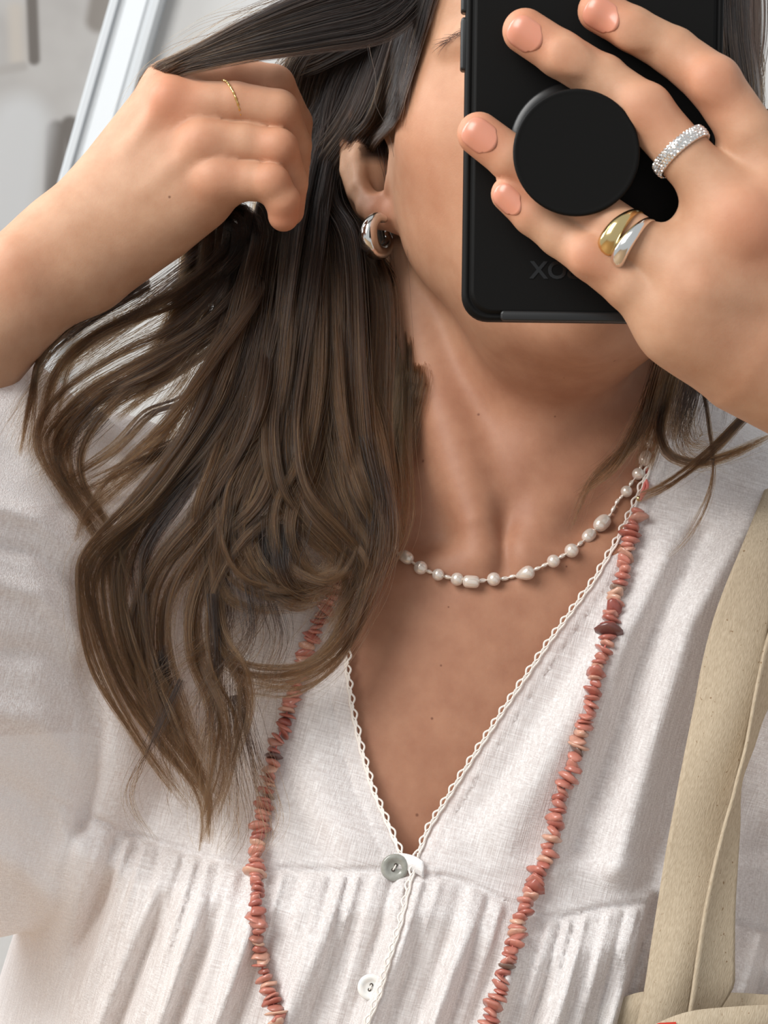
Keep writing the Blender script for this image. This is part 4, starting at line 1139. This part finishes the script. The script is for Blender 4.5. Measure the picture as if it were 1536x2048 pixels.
def panel(name, rim, d, hgt=330, drop=0.3):
    c_ = catmull(np.array([(x, y, dd) for x, y, dd in rim], float), 50); out = []
    for j in range(24):
        t_ = j/23; row = []
        for x, y, dd in c_:
            p = px(x, y, dd); dn = np.array((-SR, 0, -CR))
            row.append(p+dn*(t_**1.2*hgt)+np.array((0, 5*math.sin(3.1*t_+x/80)*t_-24*t_, 0)))
        out.append(row)
    V, F = sheet(out, 50, 1.2); return under(link(name, mesh_np(name, W(V), F), M_canvas), BAG)
panel('back_panel', [(1000, 2120, -4), (1130, 2048, -14), (1200, 2014, -18), (1282, 1984, -19), (1340, 1990, -18), (1400, 1992, -17), (1460, 1986, -16), (1540, 1990, -14), (1700, 2000, -10)], 0)
panel('front_panel', [(1010, 2160, -10), (1120, 2120, -30), (1230, 2082, -44), (1310, 2048, -50), (1350, 2031, -52), (1390, 2021, -52), (1450, 2015, -50), (1540, 2010, -46), (1700, 2010, -30)], 0)
# red print just under the rim
def red_print():
    V = []
    for x, y in ((1296, 2052), (1318, 2042), (1352, 2040), (1356, 2062), (1300, 2066)): V.append(px(x, y+4, -53.5))
    V = np.array(V); B = V+np.array((0, 0.3, 0)); n = len(V)
    F = [tuple(range(n)), tuple(2*n-1-k for k in range(n))]+[(k, k+n, (k+1) % n+n, (k+1) % n) for k in range(n)]
    under(link('red_print', mesh_np('red_print', W(np.vstack([V, B])), F, False), simple('red_ink', srgb(205, 62, 44), 0.8)), BAG)
red_print()

# ================================================================ hair
def mat_hair(name='brown_hair', lo=0.36, hi_=0.85):
    t = NT(name); t.N.remove(t.b)
    h = t.n('ShaderNodeBsdfHairPrincipled'); h.parametrization = 'COLOR'
    hi = t.n('ShaderNodeHairInfo')
    c0 = ramp(t, hi.outputs['Random'], [(0.0, srgb(9, 6, 5)), (0.5, srgb(17, 11, 9)), (0.85, srgb(27, 18, 14)), (1.0, srgb(48, 34, 26))])      # root end: shade on the upper hair put into the colour
    c1 = ramp(t, hi.outputs['Random'], [(0.0, srgb(30, 18, 10)), (0.45, srgb(56, 37, 20)), (0.85, srgb(86, 60, 34)), (1.0, srgb(126, 94, 60))])   # tip end: brown of the lit lower lengths, light included in the colour
    mr = t.n('ShaderNodeMapRange'); t.l(hi.outputs['Intercept'], mr.inputs['Value']); mr.inputs['From Min'].default_value = lo; mr.inputs['From Max'].default_value = hi_
    mx = t.n('ShaderNodeMix', data_type='RGBA'); t.l(mr.outputs[0], mx.inputs[0]); t.l(c0, mx.inputs[6]); t.l(c1, mx.inputs[7]); c = mx.outputs[2]
    t.l(c, h.inputs['Color']); h.inputs['Roughness'].default_value = 0.42; h.inputs['IOR'].default_value = 1.46; h.inputs['Radial Roughness'].default_value = 0.4
    h.inputs['Random Roughness'].default_value = 0.3
    t.l(h.outputs[0], t.out.inputs[0]); return t.m
M_hair = mat_hair(); M_hair_dark = mat_hair('dark_hair', 2.0, 3.0)
# front depth map of body + cloth, so that locks lie on them
GX, GY, GS = 220, 300, 8.0
def depth_map(V, pad=1):
    X, Y = to_px(V); m = (V[:, 1] < 130) & (V[:, 1] > -75)
    i = np.round((X[m]+100)/GS).astype(int); j = np.round((Y[m]+200)/GS).astype(int); ok = (i >= 0) & (i < GX) & (j >= 0) & (j < GY)
    D = np.full((GY, GX), 200.0); np.minimum.at(D, (j[ok], i[ok]), V[m][ok, 1])
    for _ in range(2):
        E = D.copy()
        for dy in (-1, 0, 1):
            for dx in (-1, 0, 1): E = np.minimum(E, np.roll(np.roll(D, dy, 0), dx, 1))
        D = E if _ == 0 else (D+np.roll(D, 1, 0)+np.roll(D, -1, 0)+np.roll(D, 1, 1)+np.roll(D, -1, 1))/5
    return D
DM0 = depth_map(all_V); DM = DM0.copy(); DM[:int((740+200)/GS), :] = 200.0
DMF = DM0.copy(); DMF[:, :int((660+100)/GS)] = 200.0; DMF[int((268+200)/GS):, :] = 200.0
def dlook(X, Y, DM):
    fx = np.clip((X+100)/GS, 0, GX-2); fy = np.clip((Y+200)/GS, 0, GY-2); i = fx.astype(int); j = fy.astype(int); a_ = fx-i; b_ = fy-j
    return DM[j, i]*(1-a_)*(1-b_)+DM[j, i+1]*a_*(1-b_)+DM[j+1, i]*(1-a_)*b_+DM[j+1, i+1]*a_*b_
NP = 30
def lock(guide, n, frizz=1.0, flat=0.5, clamp=True, short=0.25, gauss=True, seed=None):
    """guide: (photo x, y, depth mm, half width px); returns strands (n, NP, 3) in L mm"""
    rng = np.random.default_rng(seed if seed is not None else RNG.integers(1e9))
    g = catmull(np.array(guide, float), 90)
    a_ = rng.normal(0, 0.48, n) if gauss else rng.uniform(-1, 1, n); b_ = rng.normal(0, 0.5, n)
    # clump the strands of a lock into a few sub-locks
    nc = max(3, n//45); ca = rng.normal(0, 0.5, nc); cb = rng.normal(0, 0.5, nc); ci = rng.integers(0, nc, n)
    T0 = 0.0; T1 = 1-short*rng.random(n)**2
    tt = T0+(T1-T0)[:, None]*np.linspace(0, 1, NP)[None]
    q = [np.interp(tt.ravel(), np.linspace(0, 1, 90), g[:, k]).reshape(n, NP) for k in range(4)]
    X, Y, D, Wd = q
    dx = np.gradient(X, axis=1); dy = np.gradient(Y, axis=1); ln = np.hypot(dx, dy)+1e-6; nx, ny = -dy/ln, dx/ln
    mixc = (0.25+0.5*tt)
    off = (1-mixc)*a_[:, None]+mixc*(ca[ci][:, None]+0.22*a_[:, None])
    offd = (1-mixc)*b_[:, None]+mixc*(cb[ci][:, None]+0.25*b_[:, None])
    ph_ = rng.uniform(0, 6.28, (n, 1)); ph2 = rng.uniform(0, 6.28, (n, 1)); fr = rng.uniform(3, 8, (n, 1)); am = np.abs(rng.normal(0, 1.0, (n, 1)))
    wob = frizz*(2.2*am*np.sin(fr*tt*2+ph_)*tt+1.0*np.sin(fr*3.1*tt+ph2)*tt)
    cw = 5.0*np.sin(tt*7+ca[ci][:, None]*9)*tt
    fly = (rng.random((n, 1)) < 0.05*frizz)*rng.normal(0, 20, (n, 1))*tt**2
    o_ = off*Wd+wob+cw+fly
    X = X+nx*o_; Y = Y+ny*o_
    D = D+offd*Wd*flat*0.19+frizz*0.3*np.sin(fr*tt*2.3+ph2)
    if clamp is not False:
        S = dlook(X, Y, DM if clamp is True else clamp)-0.8-np.abs(offd)*2.5
        k = np.minimum(D, S); D = k
        for _ in range(3): D[:, 1:-1] = np.minimum(D[:, 1:-1], (D[:, :-2]+D[:, 2:])/2+0.3)
    s = (DIST+D)/FPX
    return np.stack([(X-768)*s, D, (1024-Y)*s], -1)
def hair_object(name, strands, parent, radius=0.07, label=None, mat=None):
    P = np.concatenate(strands).astype(np.float32); n, m, _ = P.shape
    hc = bpy.data.hair_curves.new(name); hc.add_curves([m]*n)
    hc.attributes['position'].data.foreach_set('vector', W(P).astype(np.float32).ravel())
    r = hc.attributes.get('radius') or hc.attributes.new('radius', 'FLOAT', 'POINT')
    t_ = np.linspace(0, 1, m); prof_ = radius*0.001*np.clip(1.0-0.75*t_**3, 0.1, 1)
    r.data.foreach_set('value', (np.tile(prof_, n)*np.repeat(np.random.default_rng(5).uniform(0.7, 1.25, n), m)).astype(np.float32))
    hc.materials.append(mat or M_hair)
    o = bpy.data.objects.new(name, hc); COL.objects.link(o)
    if label: o['label'] = label
    return o
S_main = []
# --- hair on the head: from the parting over the skull to the ear, and the dark mass behind neck and ear
def A(*g, n=300, **k): S_main.append(lock(g, n, **k))
for i in range(8):
    f = i/7
    A((930-60*f, -210, 10+40*f, 40), (848-50*f, -40, 12+34*f, 30), (800-60*f, 110, 30+22*f, 24), (756-70*f, 235, 40+16*f, 22), (700-80*f, 330, 58+6*f, 24), (668-90*f, 420, 64, 30), (650-90*f, 640, 50, 36), (640-100*f, 820, 22, 40), (640-130*f, 980, 0, 40), n=420, frizz=0.7)
for i in range(9):
    f = i/8
    A((900-40*f, -200, 90, 60), (800-30*f, 0, 105, 50), (740-70*f, 250, 98, 46), (800-190*f, 440, 92, 40), (836-200*f, 600, 74, 34), (836-190*f, 740, 60, 34), (812-180*f, 860, 40, 34), (782-150*f, 980, 14, 32), (765-150*f, 1090, -4, 24), n=420, frizz=0.6)
for i in range(6):
    f = i/5
    A((880, -190, 60, 50), (790-60*f, 40, 60, 40), (690-70*f, 200, 70, 45), (640-60*f, 420, 72, 45), (640-80*f, 640, 54, 45), (620-90*f, 850, 22, 45), (600-110*f, 1000, 0, 40), n=420, frizz=0.6)
for i in range(7):
    f = i/6
    A((900, -200, 40, 50), (800-30*f, -40, 40, 40), (690-80*f, 90+10*f, 52, 34), (640-70*f, 220, 66, 34), (610-40*f, 400, 72, 36), (600-50*f, 600, 58, 40), (590-60*f, 800, 30, 40), n=420, frizz=0.5, clamp=False)
for i in range(6):
    f = i/5
    A((960-20*f, -200, -20, 30), (876-30*f, -60, 0, 18), (842-44*f, 60, 10, 13), (812-46*f, 165, 25, 12), (786-48*f, 240, 34, 13), (742-46*f, 292, 58, 15), (696-50*f, 400, 68, 24), (650-40*f, 560, 56, 30), n=300, frizz=0.8, clamp=DMF, short=0.1)
A((900, -160, -10, 40), (850, 40, 8, 26), (815, 160, 22, 22), (790, 260, 32, 22), (780, 330, 33, 16), n=26, frizz=2.0, clamp=DMF, short=0.7)
# crown, back and the far side of the head
for i in range(12):
    f = i/11; a0 = -1.2+2.6*f
    A((1130, -420, 40+30*f, 60), (1000-200*f, -330, 60+70*f, 60), (860-60*f, -120, 80+75*f, 60), (820+60*f, 200, 120+35*f, 60), (830+110*f, 600, 120+20*f, 60), n=170, clamp=False, frizz=0.4)
    A((1130, -420, 40+30*f, 60), (1280+180*f, -330, 60+70*f, 60), (1420+60*f, -120, 70+75*f, 60), (1440-60*f, 200, 115+35*f, 60), (1390-110*f, 600, 120+20*f, 60), n=170, clamp=False, frizz=0.4)
# strands combed from the parting over the whole skull
def skull(n):
    rng = np.random.default_rng(21); c = px(1128, 40, 58); t_ = np.linspace(0, 1, NP)[None]
    y0 = rng.uniform(-62, 92, (n, 1)); side = np.where(rng.random((n, 1)) < 0.5, -1, 1); g = rng.normal(0, 1, (n, 1))
    al = np.clip(t_/0.62, 0, 1)*math.radians(102); back = np.clip(al/math.radians(66), 0, 1); back = back*back*(3-2*back)
    yy = y0+(np.maximum(y0, 20+g*14)-y0)*back; q = np.sqrt(np.clip(1-(yy/96)**2, 0.02, 1)); lift_ = 1.5+np.abs(g)*1.8
    x = side*(75*q+lift_)*np.sin(al); z = (94*q+lift_)*np.cos(al)
    fall = np.clip((t_-0.62)/0.38, 0, 1); ln = rng.uniform(60, 170, (n, 1))
    z = z-fall*ln; x = x*(1-0.22*fall)+side*2*np.sin(fall*5+g); yy = yy+fall*(20+6*g)
    P = np.stack([c[0]+x, c[1]+yy, c[2]+z], -1).reshape(-1, 3).astype(np.float32)
    up_ = np.repeat(t_ < 0.72, n, 0).ravel(); Q = P[up_]; want = np.repeat(1.2+np.abs(g)*1.6, NP, 1).ravel()[up_]
    for _ in range(2):
        d0, gr = grad(head, Q); gr /= np.linalg.norm(gr, axis=1)[:, None]+1e-6
        Q = Q+gr*np.clip(want-d0, 0, 14)[:, None]
    P[up_] = Q
    return P.reshape(n, NP, 3)
S_skull = skull(3800)
# near curtain, lit brown
for x0, xm, xb, d in ((650, 570, 540, 60), (660, 600, 585, 60), (670, 625, 630, 60), (680, 650, 670, 62), (690, 672, 710, 64), (700, 690, 745, 68)):
    A((840, -60, 20, 30), (x0+40, 150, 56, 26), (x0, 300, d, 28), (xm, 450, d, 30), (xm-10, 650, 40, 36), (xb, 850, 8, 34), (xb+30, 1000, -5, 28), (xb+50, 1090, -8, 22), n=360, frizz=1.0)
H1 = under(hair_object('hair', S_main, PERSON, label='long dark brown hair'), PERSON)
def sublock(o):
    o.parent = H1; o.matrix_parent_inverse = (PERSON.matrix_basis @ H1.matrix_parent_inverse).inverted(); return o
sublock(hair_object('hair_lock', [S_skull], PERSON, 0.085, 'dark hair combed over the crown', M_hair_dark))
def locks(guides, label, n, pre=False, **k):
    st = []
    for g, n_, kk in guides:
        g = list(g); kk = dict(kk)
        if pre and n_ >= 200 and g[0][1] < 860:
            g = ([(790, -60, 36, 30), (690, 170, 62, 28), (min(640, g[0][0]+30), 380, 64, 28)] if g[0][0] >= 520 else [(306, 240, 46, 14), (350, 350, 52, 18), (min(g[0][0], 440), max(430, g[0][1]-70), 50, 24)])+[q for q in g if q[1] > 455 or g[0][0] < 520]
        if pre and n_ >= 60:
            m = 5; jr = np.random.default_rng(int(g[-1][0]*7+g[-1][1]))
            for _ in range(m):
                ox, oy = jr.normal(0, 0.75), jr.normal(0, 0.5); sg = []
                for qi, q in enumerate(g):
                    f_ = qi/(len(g)-1); ww = q[3]*(0.8+0.5*f_)
                    sg.append((q[0]+ox*ww+jr.normal(0, 5)*f_, q[1]+oy*ww+jr.normal(0, 7)*f_, q[2]+jr.normal(0, 2.5), max(4, q[3]*jr.uniform(0.3, 0.6))))
                st.append(lock(sg, int(n_*1.8/m), **{**k, **kk}))
            st.append(lock([(q[0], q[1], q[2], q[3]*1.7) for q in g], max(10, n_//6), frizz=3.0, short=0.5))
        else:
            st.append(lock(g, int(n_*1.5), **{**k, **kk}))
    o = hair_object('hair_lock', st, PERSON, label=label); o.parent = H1; o.matrix_parent_inverse = (PERSON.matrix_basis @ H1.matrix_parent_inverse).inverted()
    return o
# --- lock lifted over the raised hand, then falling behind it
lift = []
for i in range(6):
    f = i/5
    lift.append((((1000, -260, 0, 40), (900-20*f, -130+60*f, -12, 34), (780, -60+110*f, -16, 30), (640, -14+100*f, -16, 22), (500, 46+64*f, -14, 16), (400, 98+34*f, -8, 13), (318+26*f, 140+6*f, 2, 13), (290+14*f, 168, 26, 15), (312, 260, 44, 24), (360, 400, 46, 26), (398-20*f, 520, 34, 26), (380-40*f, 650, 20, 28), (330-60*f, 770, 8, 26)), 300, dict(clamp=False, frizz=0.7, short=0.3)))
lift.append((((860, -80, 20, 40), (760, 30, 34, 40), (640, 104, 50, 34), (566, 150, 60, 26), (540, 260, 66, 26), (530, 400, 66, 30), (510, 560, 50, 34)), 520, dict(clamp=False, frizz=0.6)))
lift.append((((700, -60, -6, 40), (480, 40, -10, 40), (340, 120, 0, 30), (280, 180, 6, 40), (250, 260, 8, 40)), 16, dict(clamp=False, frizz=4.0, short=0.5)))
lift.append((((900, -150, -8, 30), (760, -40, -12, 50), (560, 20, -12, 50), (420, 60, -8, 40), (330, 110, 0, 34)), 40, dict(clamp=False, frizz=3.0, short=0.5)))
locks(lift, 'lock lifted over the raised hand', 300)
# --- long waves in front of the blouse
waves = [
 (((620, 520, 30, 40), (610, 760, 8, 44), (580, 920, -6, 44), (540, 1040, -12, 40), (560, 1130, -16, 34), (640, 1180, -16, 24), (700, 1150, -14, 18)), 380, {}),
 (((560, 520, 30, 40), (530, 760, 8, 44), (490, 900, -4, 44), (450, 1010, -10, 40), (450, 1110, -14, 34), (500, 1190, -16, 26), (600, 1210, -16, 18)), 380, {}),
 (((660, 520, 32, 40), (660, 760, 12, 44), (660, 920, -2, 44), (690, 1020, -8, 36), (730, 1090, -10, 26), (700, 1180, -12, 20), (650, 1240, -14, 16)), 380, {}),
 (((520, 520, 30, 36), (480, 700, 12, 40), (430, 830, 0, 40), (360, 940, -6, 34), (290, 1040, -8, 26), (250, 1120, -8, 20), (240, 1220, -10, 16), (290, 1370, -12, 14)), 320, {}),
 (((600, 560, 26, 36), (560, 800, 4, 40), (500, 960, -8, 36), (420, 1080, -12, 30), (350, 1180, -12, 22), (330, 1290, -12, 18), (360, 1420, -14, 20), (400, 1530, -16, 30)), 300, {}),
 (((560, 420, 30, 30), (520, 600, 20, 34), (480, 750, 4, 34), (420, 870, -8, 30), (320, 985, -10, 24), (215, 1085, -8, 18), (182, 1160, -6, 16), (228, 1330, -10, 18), (325, 1480, -14, 22), (425, 1580, -16, 26)), 420, {}),
 (((570, 450, 30, 30), (545, 640, 20, 34), (525, 800, 2, 34), (490, 920, -8, 30), (410, 1035, -12, 24), (320, 1140, -12, 18), (288, 1250, -12, 14), (306, 1400, -14, 16), (372, 1500, -16, 18), (420, 1600, -18, 14), (412, 1690, -18, 10)), 380, {}),
 (((600, 450, 30, 30), (590, 700, 16, 34), (575, 870, -2, 34), (530, 990, -12, 30), (440, 1090, -14, 26), (384, 1210, -14, 20), (398, 1330, -16, 16), (440, 1420, -18, 18), (440, 1540, -20, 16), (408, 1640, -20, 10)), 360, {}),
 (((620, 500, 28, 34), (585, 760, 6, 34), (572, 890, -8, 30), (596, 1000, -14, 28), (668, 1085, -14, 26), (716, 1150, -12, 22), (700, 1255, -14, 18), (620, 1338, -18, 16), (500, 1350, -18, 14), (420, 1300, -16, 12)), 340, {}),
 (((680, 500, 30, 34), (690, 800, 8, 34), (712, 960, -6, 30), (762, 1070, -8, 22), (736, 1160, -10, 18), (690, 1290, -14, 14), (600, 1362, -18, 12), (500, 1372, -18, 10)), 240, {}),
 (((760, 560, 40, 30), (760, 850, 16, 34), (778, 980, 2, 26), (768, 1070, -4, 18), (716, 1130, -10, 20), (640, 1170, -12, 18)), 300, {}),
 (((640, 600, 26, 34), (650, 850, 4, 36), (690, 990, -8, 30), (740, 1080, -8, 24), (756, 1110, -8, 14)), 320, {}),
 (((560, 800, 4, 30), (500, 960, -10, 34), (470, 1060, -14, 30), (500, 1150, -16, 24), (580, 1190, -16, 20), (660, 1160, -14, 18), (700, 1090, -12, 16)), 300, {}),
 (((540, 820, 4, 30), (440, 960, -10, 30), (420, 1080, -14, 26), (420, 1180, -16, 20), (440, 1290, -18, 18), (470, 1330, -18, 16), (490, 1420, -20, 14), (460, 1530, -20, 10)), 300, {}),
 (((480, 620, 20, 40), (400, 760, 2, 40), (310, 880, -6, 34), (190, 990, -6, 22), (170, 1060, -6, 14)), 240, {}),
 (((470, 560, 28, 34), (380, 660, 14, 34), (250, 730, 6, 30), (140, 800, 2, 24), (92, 880, 0, 20), (140, 990, -4, 16), (200, 1080, -6, 14)), 260, {}),
 (((450, 500, 30, 30), (330, 600, 20, 30), (190, 670, 10, 24), (110, 740, 4, 18), (86, 830, 0, 14), (60, 910, 0, 10)), 200, {}),
 (((460, 640, 18, 30), (330, 740, 8, 26), (220, 800, 4, 22), (150, 880, 0, 20), (150, 970, -2, 16), (210, 1060, -6, 14), (250, 1180, -8, 12)), 220, {}),
 (((470, 720, 8, 22), (380, 800, 2, 14), (300, 830, 0, 10), (230, 900, -2, 8), (120, 970, -2, 6)), 70, dict(frizz=0.6)),
 (((480, 820, 0, 20), (360, 890, -4, 14), (260, 930, -6, 10), (190, 970, -6, 8), (130, 990, -4, 6)), 80, dict(frizz=0.6)),
 (((430, 440, 36, 22), (420, 540, 30, 22), (400, 640, 22, 24), (340, 760, 10, 24), (240, 850, 0, 20)), 200, {}),
 (((500, 440, 36, 30), (490, 560, 32, 34), (470, 700, 20, 36), (440, 820, 4, 34), (360, 940, -6, 28), (260, 1050, -8, 20), (240, 1150, -8, 16), (262, 1300, -10, 14), (330, 1440, -12, 14)), 320, {}),
 (((460, 860, 0, 24), (380, 980, -8, 20), (300, 1100, -10, 16), (290, 1200, -12, 10), (310, 1330, -14, 9), (360, 1440, -14, 12), (420, 1560, -16, 30)), 90, dict(frizz=2.5)),
 (((430, 1180, -14, 30), (440, 1330, -16, 30), (420, 1480, -18, 60), (400, 1600, -18, 90)), 90, dict(frizz=3.5, short=0.6)),
 (((500, 1150, -14, 60), (520, 1260, -16, 70), (480, 1340, -18, 80), (430, 1420, -18, 90)), 90, dict(frizz=3.5, short=0.6)),
 (((430, 520, 36, 40), (300, 640, 20, 50), (160, 740, 8, 60), (90, 860, 0, 60)), 90, dict(frizz=2.5, short=0.7)),
 (((700, 900, 4, 50), (720, 1060, -8, 60), (690, 1200, -14, 60), (600, 1330, -18, 60)), 90, dict(frizz=3.0, short=0.6)),
 (((420, 1380, -16, 40), (410, 1520, -18, 60), (405, 1650, -18, 70), (410, 1720, -18, 40)), 70, dict(frizz=3.0, short=0.6)),
 (((330, 1300, -12, 30), (350, 1440, -14, 50), (400, 1560, -16, 70)), 60, dict(frizz=3.5, short=0.6)),
 (((560, 1040, -12, 60), (560, 1120, -15, 60), (600, 1180, -16, 40), (660, 1170, -15, 30)), 320, dict(frizz=1.2)),
 (((200, 820, 0, 50), (120, 900, -2, 60), (60, 960, -2, 50)), 40, dict(frizz=3.0, short=0.6)),
 (((300, 560, 24, 20), (170, 640, 14, 14), (90, 710, 8, 9), (58, 810, 6, 8), (44, 905, 4, 7)), 110, dict(frizz=1.0)),
]
locks(waves, 'wavy lengths falling over the blouse', 300, pre=True)
# --- the other side, beside the neck
right = [
 (((1400, -380, 60, 40), (1452, -160, 58, 34), (1466, 60, 52, 26), (1478, 200, 56, 30), (1460, 400, 56, 40), (1400, 600, 40, 34), (1350, 720, 26, 30), (1320, 830, 14, 30), (1290, 940, 0, 24)), 620, dict(clamp=DM0, frizz=0.6)),
 (((1420, -380, 70, 40), (1474, -160, 72, 24), (1490, 60, 74, 17), (1500, 200, 78, 22), (1480, 420, 80, 40), (1420, 620, 60, 40), (1370, 760, 40, 36), (1340, 880, 20, 24)), 520, dict(clamp=DM0, frizz=0.7)),
 (((1430, -380, 60, 30), (1462, -160, 48, 22), (1462, 0, 42, 18), (1470, 120, 44, 20), (1480, 260, 50, 26), (1440, 480, 50, 30), (1370, 680, 36, 30)), 420, dict(clamp=DM0, frizz=0.6)),
 (((1450, -380, 80, 30), (1492, -160, 84, 16), (1500, 0, 86, 10), (1506, 120, 88, 12), (1505, 260, 88, 20), (1450, 500, 80, 30), (1390, 700, 60, 30)), 300, dict(clamp=False, frizz=0.8)),
 (((1380, 560, 36, 26), (1330, 720, 20, 24), (1290, 820, 10, 22), (1230, 930, 4, 16), (1150, 990, 2, 18)), 110, dict(frizz=1.2)),
 (((1360, 620, 30, 26), (1310, 780, 14, 26), (1270, 880, 8, 20), (1190, 960, 4, 12), (1140, 1060, 2, 8)), 70, dict(frizz=1.0)),
 (((1500, 560, 50, 22), (1525, 700, 30, 16), (1520, 785, 12, 13), (1470, 850, -2, 9), (1400, 920, -6, 8), (1330, 970, -8, 8), (1272, 992, -8, 10)), 120, dict(frizz=0.5, short=0.1)),
 (((1380, 600, 34, 20), (1345, 740, 24, 16), (1322, 840, 12, 13), (1328, 890, 4, 11), (1350, 915, 0, 9), (1400, 925, -4, 8), (1470, 905, -6, 12), (1540, 870, -4, 14)), 110, dict(frizz=0.8, short=0.1)),
 (((1400, 620, 36, 16), (1405, 740, 22, 10), (1420, 850, 2, 6), (1428, 930, -6, 5), (1415, 1000, -8, 5), (1380, 1070, -8, 10), (1340, 1120, -8, 16)), 24, dict(frizz=1.0)),
 (((1390, 760, 20, 40), (1370, 860, 6, 50), (1390, 900, 0, 60), (1450, 890, 0, 50)), 90, dict(frizz=4.0, short=0.6)),
 (((1500, -40, 80, 8), (1515, 80, 84, 8), (1528, 150, 84, 8), (1520, 250, 84, 10)), 14, dict(frizz=1.5, clamp=False)),
]
locks(right, 'dark lengths on the other side of the neck', 300)
# --- eyebrows
def brow(mx):
    rng = np.random.default_rng(4+mx); out = []
    for _ in range(170):
        f = rng.random(); x = 893+175*f; y = (84-44*min(1, f/0.45) if f < 0.45 else 40+10*(f-0.45)/0.55)+rng.normal(0, 5*(0.4+f))
        if mx: x = 2*1163-x
        p, n = hit(x, y, body_bvh, -100.0)
        if p is None: continue
        d = np.array((-1.0 if not mx else 1.0, 0.25, -0.25+0.5*f+rng.normal(0, 0.25))); d -= n*(d@n); d /= np.linalg.norm(d)
        nn = n if n[1] < 0 else -n; t_ = np.linspace(0, 1, 6)[:, None]; ln = rng.uniform(4, 8)
        out.append(p+d*t_*ln+nn*(0.3+0.9*np.sin(t_*2.6)))
    return np.array(out)
for mx in (0, 1):
    under(hair_object('eyebrow', [brow(mx)], PERSON, 0.06, None, M_hair_dark), PERSON)
